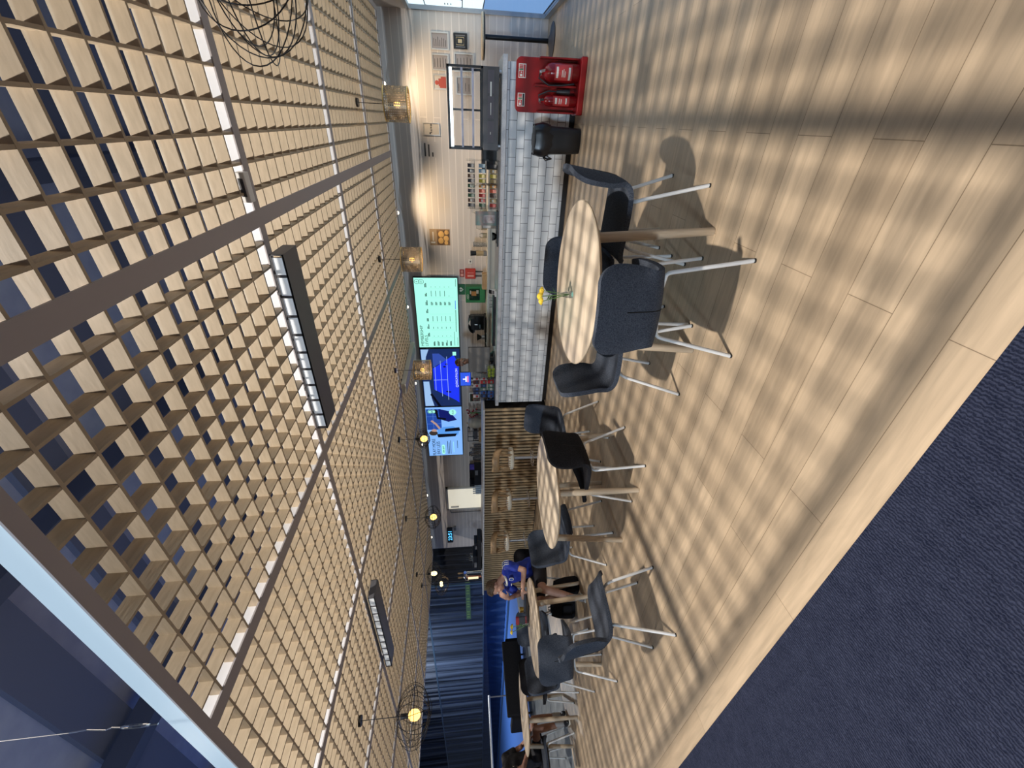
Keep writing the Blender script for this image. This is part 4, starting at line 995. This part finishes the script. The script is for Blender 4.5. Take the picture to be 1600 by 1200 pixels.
o = MB(); o.box(.1,.8,-.065,-.064,Vz(.20),Vz(.19)).box(.30,.31,-.065,-.064,Vz(.42),.955).box(.55,.56,-.065,-.064,Vz(.42),.955); o.build('court_frame', emis('s3 frame',(.10,.22,.75),.9), t3)
# player with light shirt
flat([(-.10,Vz(.28)),(.10,Vz(.30)),(.18,Vz(.45)),(.20,Vz(.75)),(.05,Vz(.92)),(-.10,Vz(.88)),(-.17,Vz(.6)),(-.15,Vz(.4))],'player_shirt',emis('s3 shirt',(.12,.38,.95),.9),t3,-.0650)
flat([(.02,Vz(.50)),(.12,Vz(.52)),(.16,Vz(.92)),(.04,Vz(.95))],'player_sleeve',emis('s3 black',(.006,.008,.02),.6),t3,-.0656)
flat([(-.18,Vz(.30)),(-.06,Vz(.27)),(-.06,Vz(.85)),(-.16,Vz(.80))],'player_shadow',MATS['s3 black'],t3,-.0653)
o = MB(); o.ball((-.02,-.065,Vz(.17)),.105,(.85,.03,1.15)); o.build('player_hair', emis('s3 hair',(.06,.045,.04),.7), t3)
o = MB(); o.ball((.07,-.066,Vz(.20)),.07,(.8,.03,1.1)); o.build('player_face', emis('s3 skin',(.60,.38,.32),.8), t3)
o = MB(); o.tube([(.14,-.066,Vz(.36)),(.30,-.066,Vz(.26)),(.42,-.066,Vz(.14))],.028,6); o.build('player_arm', MATS['s3 skin'], t3)
flat([(.46,Vz(.38)),(.80,Vz(.36)),(.72,Vz(.66)),(.42,Vz(.86)),(.36,Vz(.62))],'second_shirt',emis('s3 navy',(.008,.015,.17),.8),t3,-.0652)
o = MB(); o.tube([(.70,-.0655,Vz(.30)),(.50,-.0655,Vz(.33)),(.46,-.0655,Vz(.55))],.035,6); o.ball((.72,-.066,Vz(.26)),.07,(1,.03,1.1)); o.build('second_arm', MATS['s3 black'], t3)
o = MB(); 
for z in (.12,.23): o.ball((.72,-.0665,Vz(z)),.062,(1,.03,1)); 
o.build('mint_logo', MATS['s3 mint'], t3)
o = MB()
for z in (.12,.23): o.tube([(.72+.045*math.cos(a),-.069,Vz(z)+.045*math.sin(a)) for a in [2*PI*k/20 for k in range(20)]],.006,5,True)
o.build('logo_rings', MATS['s3 ink'], t3)
o = MB(); o.ball((.68,-.0665,Vz(.75)),.10,(1,.02,1)); o.build('mint_disc', MATS['s3 mint'], t3)
text('£5.25','lettering',MATS['s3 ink'],t3,(.68,-.0695,Vz(.775)),.06,align='CENTER')
ck = thing('digital_clock','small blue lit digital clock on the back wall near the black drape','clock',(-11.84,8.99,2.10))
MB().box(-.38,.38,-.03,.005,0,.18).build('case', black_m, ck, bevel=.004)
text('23:51','digits',emis('clock blue',(.10,.55,1.),2.2),ck,(0,-.033,.028),.175,align='CENTER',sx=1.35)
ws = thing('wall_box','little grey box under the end of the digital clock','box',(-11.5,8.99,1.98))
MB().box(-.10,.10,-.04,.009,0,.08).build('case', grey_m, ws, bevel=.003); MB().box(-.02,.02,-.042,-.04,.02,.05).build('button', dgrey_m, ws)
dr = thing('door','','door'); bpy.data.objects.remove(dr)
do = struct(MB().box(-10.50,-9.62,8.955,8.995,0,2.17).build('door_1', mat('cream door with added glow',(.85,.82,.72),.5,emit=(1.,.93,.74),es=.55)))  # door's brightness is put in as a weak glow of its material
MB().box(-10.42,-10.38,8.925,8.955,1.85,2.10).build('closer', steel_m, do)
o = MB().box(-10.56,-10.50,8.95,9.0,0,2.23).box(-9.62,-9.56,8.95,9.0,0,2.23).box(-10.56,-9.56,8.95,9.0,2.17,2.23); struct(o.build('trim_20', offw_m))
cd = thing('conduit','thin grey conduit running down the wall beside the cream door','conduit',(-10.72,8.985,0))
MB().tube([(.16,0,2.12),(.02,0,2.12),(0,0,2.10),(0,0,1.16)],.012,8).build('pipe', grey_m, cd)
cb = thing('screen_cable','thin black cable looping down the wall under the middle screen','cable',(-5.9,8.985,1.16))
MB().tube([(.5,0,.50),(.35,0,.46),(.2,0,.30),(.16,0,.18),(.10,0,.14),(.05,0,.2),(.1,0,.27),(.18,0,.2),(.1,0,.05),(-.3,0,.0)],.008,6).build('cable', black_m, cb)
# ------------------------------------------------------------------ on the back shelf behind the bar
BZ = 1.151
pf = thing('picture_frame','green picture in a pale frame standing on the back cabinet','picture',(-6.03,8.72,BZ))
MB().box(-.15,.15,-.012,.012,0,.03).box(-.15,.15,-.012,.012,.28,.31).box(-.15,-.12,-.012,.012,.03,.28).box(.12,.15,-.012,.012,.03,.28).build('frame', offw_m, pf)
MB().box(-.12,.12,-.006,.008,.03,.28).build('mount', mat('dark mount',(.03,.035,.02),.6), pf)
MB().box(-.06,.06,-.008,-.006,.09,.22).build('picture', mat('olive picture',(.14,.18,.05),.6), pf)
MB().box(-.03,.03,.012,.10,0,.02).build('stand', black_m, pf)
fl = thing('red_flowers','clear pot of red flowers on the back cabinet beside the green picture','flowers',(-6.49,8.66,BZ))
MB().lathe([(0,0),(.09,0),(.11,.16),(.105,.16),(.085,.006),(0,.006)],24).build('pot', acryl_m, fl, smooth=50)
o = MB(); r = random.Random(6)
for k in range(26): o.ball((r.uniform(-.13,.13),r.uniform(-.06,.06),r.uniform(.06,.37)),r.uniform(.02,.035),(1,.7,.8),1)
o.build('petals', noisy('crimson',(.22,.01,.015),(.42,.04,.05),.6,(30,30,30)), fl, smooth=180)
MB().tube([(0,0,.01),(.01,0,.3)],.02,8).build('stems', stem_m, fl)
wbk = thing('white_basket','cream rounded bread bin on the back cabinet next to the toaster','basket',(-6.82,8.66,BZ))
MB().lathe([(0,0),(.12,0),(.14,.10),(.135,.24),(.10,.33),(.0,.36)],28).build('body', mat('cream basket',(.50,.45,.36),.7), wbk, smooth=60)
MB().cyl(0,0,.36,.385,.02,12).build('knob', oak_m, wbk)
to = thing('sandwich_toaster','black wire toast rack grill on a wooden base on the back cabinet','toaster',(-7.20,8.66,BZ))
MB().box(-.2,.2,-.12,.12,0,.07).build('base', oak_m, to, bevel=.006)
o = MB()
for y in (-.09,.09):
    o.tube([(-.17,y,.07),(-.17,y,.36),(.17,y,.36),(.17,y,.07)],.012,8).tube([(-.17,y,.22),(.17,y,.22)],.010,8)
for x in (-.17,.0,.17): o.tube([(x,-.09,.36),(x,.09,.36)],.010,8)
o.build('cage', black_m, to)
MB().box(-.13,.13,-.07,.07,.10,.20).build('body', dgrey_m, to, bevel=.01)
MB().tube([(.17,0,.30),(.26,0,.34)],.010,8).build('handle', black_m, to)
for k,(x,hh,rr_) in enumerate(((-7.62,.20,.05),(-7.76,.28,.045),(-7.92,.34,.07),(-8.10,.24,.06))):
    j = thing('storage_jar',('short jar nearest the toast grill','slim tall jar second from the toast grill','wide grey jar third from the toast grill','dark jar nearest the card printer')[k]+' on the back cabinet','jar',(x,8.66,BZ),0,'jars on the back cabinet')
    MB().lathe([(0,0),(rr_,0),(rr_,hh*.85),(rr_*.7,hh*.92),(0,hh*.92)],20).build('jar', glass('jar smoke',(.55,.55,.56),.15), j, smooth=50)
    MB().cyl(0,0,hh*.92,hh,rr_*.75,18).build('lid', dgrey_m if k!=1 else steel_m, j)
pr = thing('bottle_chiller','black glass fronted bottle chiller with purple topped box on the back cabinet','chiller',(-8.72,8.66,BZ))
MB().box(-.30,.30,-.16,.18,0,.20).box(-.34,-.26,-.16,.18,.20,.34).box(-.26,.26,.10,.18,.20,.34).build('body', black_m, pr, bevel=.006)
MB().box(-.30,.0,-.18,-.16,.30,.345).build('lid_edge', black_m, pr)
MB().box(.12,.30,-.165,-.16,.10,.18).build('window', grey_m, pr)
bx_ = thing('purple_box','purple carton standing on the end of the black chiller','box',(-8.47,8.70,BZ+.201))
MB().box(-.05,.05,-.06,.06,0,.12).build('carton', mat('purple',(.10,.07,.40),.5), bx_)
MB().box(-.051,.051,-.061,.061,.12,.128).build('lid', mat('purple lid',(.07,.05,.3),.5), bx_)
for k in range(5):
    x = -9.11-.085*k
    b = thing('water_bottle','%s clear water bottle from the black chiller before the cream door'%('first','second','third','fourth','fifth')[k],'bottle',(x,8.60,BZ),0,'clear bottles before the cream door')
    MB().lathe([(0,0),(.033,0),(.034,.14),(.014,.19),(.013,.23),(0,.23)],16).build('bottle', mat('bottle pale',(.45,.55,.66),.2), b, smooth=50)
    MB().cyl(0,0,.23,.25,.015,12).build('cap', mat('cap blue',(.1,.2,.5),.5), b)
# on the bar top
BT = 1.216
em_ = thing('espresso_machine','black till and drinks machine on the bar top by the beer tap','machine',(-9.40,6.62,BT))
MB().box(-.62,.62,-.18,.18,.02,.12).box(-.55,-.05,-.16,.18,.12,.24).box(.15,.4,-.10,.16,.12,.20).build('body', black_m, em_, bevel=.01)
MB().box(-.5,-.3,-.165,-.16,.14,.2).box(.18,.3,-.105,-.1,.13,.17).build('panel', grey_m, em_)
for sx in (-.55,.55): MB().box(sx-.05,sx+.05,-.15,.15,0,.02).build('foot', rubber_m, em_)
for k in range(3):
    g = thing('wine_glass','%s upside down stemmed glass from the beer tap on the black drinks machine'%('third','second','first')[k],'glass',(-9.25+.11*k,6.62,BT+.121+(.08 if k==0 else 0)),0,'stemmed glasses on the black machine')
    g.location = (-9.62-.09*k,6.64,BT+.241)
    MB().lathe([(.03,0),(.038,.05),(.025,.10),(.004,.115),(.004,.16),(.03,.165),(0,.168)],18).build('glass', acryl_m, g, smooth=50)
tp = thing('beer_tap','copper and chrome beer tap font standing on the bar by the black drape','beer tap',(-10.28,6.5,BT))
MB().cyl(0,0,0,.03,.07,24).build('flange_base', chrome_m, tp)
for x,m_ in ((-.10,mat('copper',(.50,.16,.08),.3,.7)),(.10,chrome_m)):
    MB().cyl(x,0,.0,.42,.032,20).build('column', m_, tp)
MB().tube([(-.12,0,.45),(.12,0,.45)],.04,16).build('crossbar', chrome_m, tp, smooth=60)
MB().tube([(-.10,-.035,.45),(-.10,-.09,.44),(-.10,-.10,.36)],.010,8).tube([(.10,-.035,.45),(.10,-.09,.44),(.10,-.10,.36)],.010,8).build('spout', chrome_m, tp)
for x in (-.10,.10): MB().lathe([(.008,.48),(.018,.55),(.024,.62),(.012,.65),(0,.65)],14,(x,0,0)).build('handle', oak_m, tp, smooth=60)
MB().box(-.15,-.05,-.038,-.033,.10,.38).build('lit_badge', emis('tap light',(1.,.80,.5),1.2), tp)
MB().box(-.13,.13,-.02,.02,.40,.43).build('bracket', chrome_m, tp)
# ------------------------------------------------------------------ people
def V(*a): return Vector(a)
def head_geo(o, hc, f, u):
    f = f.normalized(); u = (u-f*u.dot(f)).normalized(); s = f.cross(u)
    M = Matrix((s,f,u)).transposed()
    W = lambda x,y,z: hc + s*x + f*y + u*z
    o.ball(W(0,-.008,.03),1,(.076,.096,.090),3,M)
    o.ball(W(0,.022,-.035),1,(.060,.066,.078),3,M)
    o.ball(W(0,.055,-.085),1,(.032,.030,.026),2,M)
    o.tube([W(0,.082,.022),W(0,.104,-.022)],[.009,.014],8); o.ball(W(0,.102,-.022),.015)
    for x in (-1,1):
        o.ball(W(x*.078,-.008,-.005),1,(.009,.020,.032),2,M)
        o.ball(W(x*.030,.070,.028),1,(.024,.014,.009),2,M)
        o.ball(W(x*.038,.058,-.03),1,(.020,.018,.02),2,M)
    o.tube([W(-.022,.083,-.060),W(0,.088,-.058),W(.022,.083,-.060)],[.006,.008,.006],8)
    return W, M
def hand_geo(o, w, d, n, curl=.5, side=1):
    d = d.normalized(); n = (n-d*n.dot(d)).normalized(); s = d.cross(n)*side
    M = Matrix((s,d,n)).transposed()
    o.ball(w+d*.045,1,(.040,.050,.016),2,M)
    for k,(off,ln) in enumerate(((-.030,.070),(-.010,.080),(.010,.076),(.029,.060))):
        b = w+d*.080+s*off
        d1 = (d*math.cos(curl*.6)-n*math.sin(curl*.6)); d2 = (d*math.cos(curl*1.5)-n*math.sin(curl*1.5)); d3 = (d*math.cos(curl*2.2)-n*math.sin(curl*2.2))
        p1 = b+d1*ln*.45; p2 = p1+d2*ln*.32; p3 = p2+d3*ln*.23
        o.limb([b,p1,p2,p3],[.0095,.009,.0085,.0075],8)
    b = w+d*.025-s*.034
    o.limb([b,b+(d*.6-s*.8)*.030,b+(d*.6-s*.8)*.030+(d*.9-s*.35-n*.2)*.03],[.012,.0105,.009],8)
def person(name,label,J,skin,cl,hair,eyes=True,vox=.0075):
    t = thing(name,label,'person',(J['pelvis'].x,J['pelvis'].y,0))
    off = Vector((J['pelvis'].x,J['pelvis'].y,0)); Q = {k:(v-off) if isinstance(v,Vector) and k not in ('face','up') else v for k,v in J.items()}
    o = MB()
    o.limb([Q['pelvis'],Q['waist'],Q['chest']],[.115,.105,.115])
    sl = (Q['shL']-Q['shR'])
    o.limb([Q['shR'],Q['chest']+V(0,0,.06),Q['shL']],[.05,.085,.05])
    o.limb([Q['chest']+V(0,0,.08),Q['neck'],Q['head']],[.06,.052,.05])
    for sd in 'LR':
        o.limb([Q['sh'+sd],Q['el'+sd],Q['wr'+sd]],[.050,.040,.027])
        hd = Q['hd'+sd]-Q['wr'+sd]
        hand_geo(o,Q['wr'+sd],hd,Q.get('pn'+sd,V(0,0,1)),.55,1 if sd=='L' else -1)
        o.limb([Q['hip'+sd],Q['kn'+sd]],[.085,.058]); o.limb([Q['kn'+sd],(Q['kn'+sd]*.62+Q['an'+sd]*.38),Q['an'+sd]],[.056,.054,.036])
    W,M = head_geo(o,Q['head'],Q['face'],Q['up'])
    remesh(o.build('body',skin,t,smooth=180),vox,3)
    if eyes:
        for x in (-.030,.030):
            e = MB().ball(W(x,.077,.014),.0125).build('eye', mat('eye white',(.6,.58,.55),.3), t, smooth=180)
            MB().ball(W(x,.086,.013),.006).build('iris', black_m, e, smooth=180)
    h = MB()
    h.ball(W(0,-.026,.052),1,(.084,.098,.086),3,M)
    h.ball(W(0,.050,.098),1,(.055,.040,.028),2,M); h.ball(W(.02,.02,.118),1,(.055,.05,.03),2,M); h.ball(W(0,-.075,-.01),1,(.064,.035,.055),2,M)
    if Q.get('long'): h.limb([W(0,-.09,.03),W(0,-.10,-.12),W(.02,-.09,-.22)],[.06,.06,.04])
    remesh(h.build('hair',hair,t,smooth=180),.010,2)
    # top
    s = MB(); g = .020
    s.limb([Q['pelvis']+V(0,0,.10),Q['waist'],Q['chest']],[.132,.128,.132]); s.limb([Q['shR'],Q['chest']+V(0,0,.06),Q['shL']],[.066,.104,.066])
    s.limb([(Q['chest']+V(0,0,.06))*.5+Q['shL']*.5,Q['shL']],[.085,.068]); s.limb([(Q['chest']+V(0,0,.06))*.5+Q['shR']*.5,Q['shR']],[.085,.068])
    for sd in 'LR':
        k = cl.get('sleeve',.55); e = Q['sh'+sd].lerp(Q['el'+sd],k); s.limb([Q['sh'+sd],e],[.066,.064])
    remesh(s.build('shirt',cl['top'],t,smooth=180),.010,4)
    b = MB()
    for sd in 'LR':
        e = Q['hip'+sd].lerp(Q['kn'+sd],cl.get('short',.72)); b.limb([Q['hip'+sd],e],[.108,.088])
        if cl.get('short',.72) > 1: pass
    b.limb([Q['hipL'],Q['pelvis'],Q['hipR']],[.10,.128,.10]); b.limb([Q['pelvis'],Q['pelvis']+V(0,0,.10)],[.13,.128])
    if cl.get('long'):
        for sd in 'LR': b.limb([Q['hip'+sd],Q['kn'+sd],Q['an'+sd]],[.10,.075,.055])
    remesh(b.build('shorts' if not cl.get('long') else 'trousers',cl['bottom'],t,smooth=180),.010,4)
    for sd in 'LR':
        a = Q['an'+sd]; fdir = Q['ft'+sd].normalized()
        so = MB(); so.limb([a+V(0,0,.10),a],[.047,.043]); remesh(so.build('sock',sock_m,t,smooth=180),.008,2)
        sh = MB(); c0 = V(a.x,a.y,.045); sh.limb([c0-fdir*.04,c0+fdir*.07,c0+fdir*.15],[.040,.043,.032]); sb = remesh(sh.build('shoe',cl['shoe'],t,smooth=180),.008,2)
        R = Matrix.Rotation(math.atan2(fdir.y,fdir.x),3,'Z')
        q = MB().box(-.085,.185,-.042,.042,0,.022); ob = q.build('sole',offw_m,sb,bevel=.012); ob.matrix_local = Matrix.Translation(V(a.x,a.y,.0)) @ R.to_4x4()
    return t,Q,W
J = dict(pelvis=V(-5.58,3.60,.53),waist=V(-5.58,3.56,.68),chest=V(-5.58,3.50,.90),neck=V(-5.60,3.44,1.06),head=V(-5.66,3.36,1.155),
 face=V(-.45,-.80,-.42),up=V(-.15,-.35,1),shL=V(-5.38,3.52,.985),shR=V(-5.78,3.43,.985),
 elL=V(-5.33,3.38,.76),wrL=V(-5.47,3.17,.80),hdL=V(-5.54,3.10,.785),pnL=V(0,0,1),elR=V(-5.83,3.33,.80),wrR=V(-5.74,3.22,.98),hdR=V(-5.70,3.24,1.05),pnR=V(-.3,-1,.1),
 hipL=V(-5.48,3.56,.52),hipR=V(-5.68,3.54,.52),knL=V(-5.42,3.14,.53),knR=V(-5.72,3.12,.53),anL=V(-5.42,2.98,.10),anR=V(-5.86,3.30,.10),ftL=V(.05,-1,0),ftR=V(-.2,-1,0))
man,Q,W = person('person','person in a royal blue sports shirt and black shorts seated leaning over a round table',J,skin_m,dict(top=jersey_m,bottom=shorts_m,shoe=mat('grey trainer',(.34,.33,.34),.7)),hair_m)
# collar, stripes, crest on the shirt
cr = MB(); n_ = Q['neck']
cr.tube([n_+V(.068*math.cos(a),-.012+.062*math.sin(a)-.012,-.045+.02*math.sin(a)) for a in [2*PI*k/24 for k in range(24)]],.016,8,True).build('collar',offw_m,man,smooth=180)
st3 = MB()
for k in range(3):
    a = Q['shL'].lerp(Q['elL'],.05+.0*k); d_ = V(.0,-.03+.03*k,0)
    st3.tube([Q['shL']+V(-.06,-.03+.030*k,.068),Q['shL']+V(.0,-.03+.03*k,.068),Q['shL']+V(.055,-.035+.03*k,.038),Q['shL']+V(.075,-.045+.03*k,-.02)],.006,6)
st3.build('stripes',offw_m,man,smooth=180)
cb_ = MB().cyl(0,0,0,.006,.036,24).build('crest',offw_m,man); cb_.matrix_local = Matrix.Translation(Q['chest']+V(.07,-.128,.035)) @ Matrix.Rotation(PI/2,4,'X')
c2_ = MB().cyl(0,0,.006,.008,.024,20).build('crest_centre',mat('crest blue',(.05,.12,.5),.6),cb_)
MB().box(-.09,-.05,-.134,-.118,.02,.035).build('sponsor',offw_m,man).matrix_local = Matrix.Translation(Q['chest'])
MB().tube([Q['wrL']+V(.030*math.cos(a),.010*math.cos(a),.030*math.sin(a)) for a in [2*PI*k/16 for k in range(16)]],.006,6,True).build('wristband',black_m,man)
def RT(x,y,z):
    a = math.radians(42); c,s = math.cos(a),math.sin(a); return V(-8.55+c*x-s*y, 2.19+s*x+c*y, z)
J2 = dict(pelvis=RT(0,0,.53),waist=RT(-.03,0,.68),chest=RT(-.07,0,.92),neck=RT(-.16,-.02,1.08),head=RT(-.21,-.03,1.19),
 face=RT(1,0,-.1)-RT(0,0,0),up=V(0,0,1),shL=RT(-.08,.19,1.02),shR=RT(-.08,-.19,1.02),
 elL=RT(.0,.25,.76),wrL=RT(.20,.13,.645),hdL=RT(.28,.11,.635),elR=RT(.05,-.26,.77),wrR=RT(.26,-.16,.66),hdR=RT(.34,-.13,.64),
 hipL=RT(.05,.09,.52),hipR=RT(.05,-.09,.52),knL=RT(.46,.13,.54),knR=RT(.46,-.12,.54),anL=RT(.48,.13,.10),anR=RT(.50,-.12,.10),ftL=RT(1,.1,0)-RT(0,0,0),ftR=RT(1,-.1,0)-RT(0,0,0))
p2,Q2,W2 = person('person','person in a black t-shirt and shorts sitting at the farthest round table',J2,skin2_m,dict(top=tee_m,bottom=shorts_m,shoe=black_m,short=.55),hair_m)
o = MB()
for k in range(2):
    for j in range(4): o.box(-.07+.036*j,-.045+.036*j,-.004,.004,-.02+.045*k,.012+.045*k)
pr_ = o.build('shirt_print',offw_m,p2); pr_.matrix_local = Matrix.Translation(Q2['chest']+V(.085,-.10,-.05)) @ Matrix.Rotation(math.radians(55),4,'Z')
J3 = dict(pelvis=V(-4.28,7.62,.93),waist=V(-4.28,7.61,1.10),chest=V(-4.27,7.57,1.30),neck=V(-4.27,7.52,1.47),head=V(-4.26,7.46,1.60),
 face=V(.35,-.80,-.5),up=V(.1,-.4,1),shL=V(-4.08,7.55,1.40),shR=V(-4.46,7.55,1.40),
 elL=V(-4.02,7.50,1.14),wrL=V(-4.08,7.27,1.08),hdL=V(-4.10,7.18,1.07),elR=V(-4.52,7.50,1.14),wrR=V(-4.46,7.28,1.08),hdR=V(-4.44,7.19,1.07),
 hipL=V(-4.19,7.62,.90),hipR=V(-4.37,7.62,.90),knL=V(-4.17,7.60,.49),knR=V(-4.39,7.60,.49),anL=V(-4.17,7.62,.09),anR=V(-4.39,7.62,.09),ftL=V(0,-1,0),ftR=V(0,-1,0),long=True)
p3,Q3,W3 = person('person','person with auburn hair standing behind the till monitor, head bowed',J3,skin_m,dict(top=mat('grey top',(.22,.21,.22),.8),bottom=black_m,shoe=black_m,long=True,sleeve=.8),hair2_m)
# lettering becomes real mesh
bpy.context.view_layer.update(); dg = bpy.context.evaluated_depsgraph_get()
for o in [x for x in bpy.data.objects if x.type == 'FONT']:
    me = bpy.data.meshes.new_from_object(o.evaluated_get(dg)); nm = o.name
    n2 = bpy.data.objects.new('x', me); C.objects.link(n2); n2.parent = o.parent; n2.matrix_local = o.matrix_local.copy()
    if not me.materials: me.materials.append(o.data.materials[0])
    bpy.data.objects.remove(o); n2.name = nm
wd = bpy.data.worlds.new('world'); S.world = wd; wd.use_nodes = True
wd.node_tree.nodes['Background'].inputs['Color'].default_value = (.50,.58,.75,1); wd.node_tree.nodes['Background'].inputs['Strength'].default_value = .13
vs = S.view_settings; vs.view_transform = 'Standard'; vs.look = 'None'; vs.exposure = 0; vs.gamma = 1; vs.use_curve_mapping = False
S.cycles.max_bounces = 6; S.cycles.transparent_max_bounces = 16; S.cycles.sample_clamp_indirect = 4; S.cycles.caustics_reflective = False; S.cycles.caustics_refractive = False
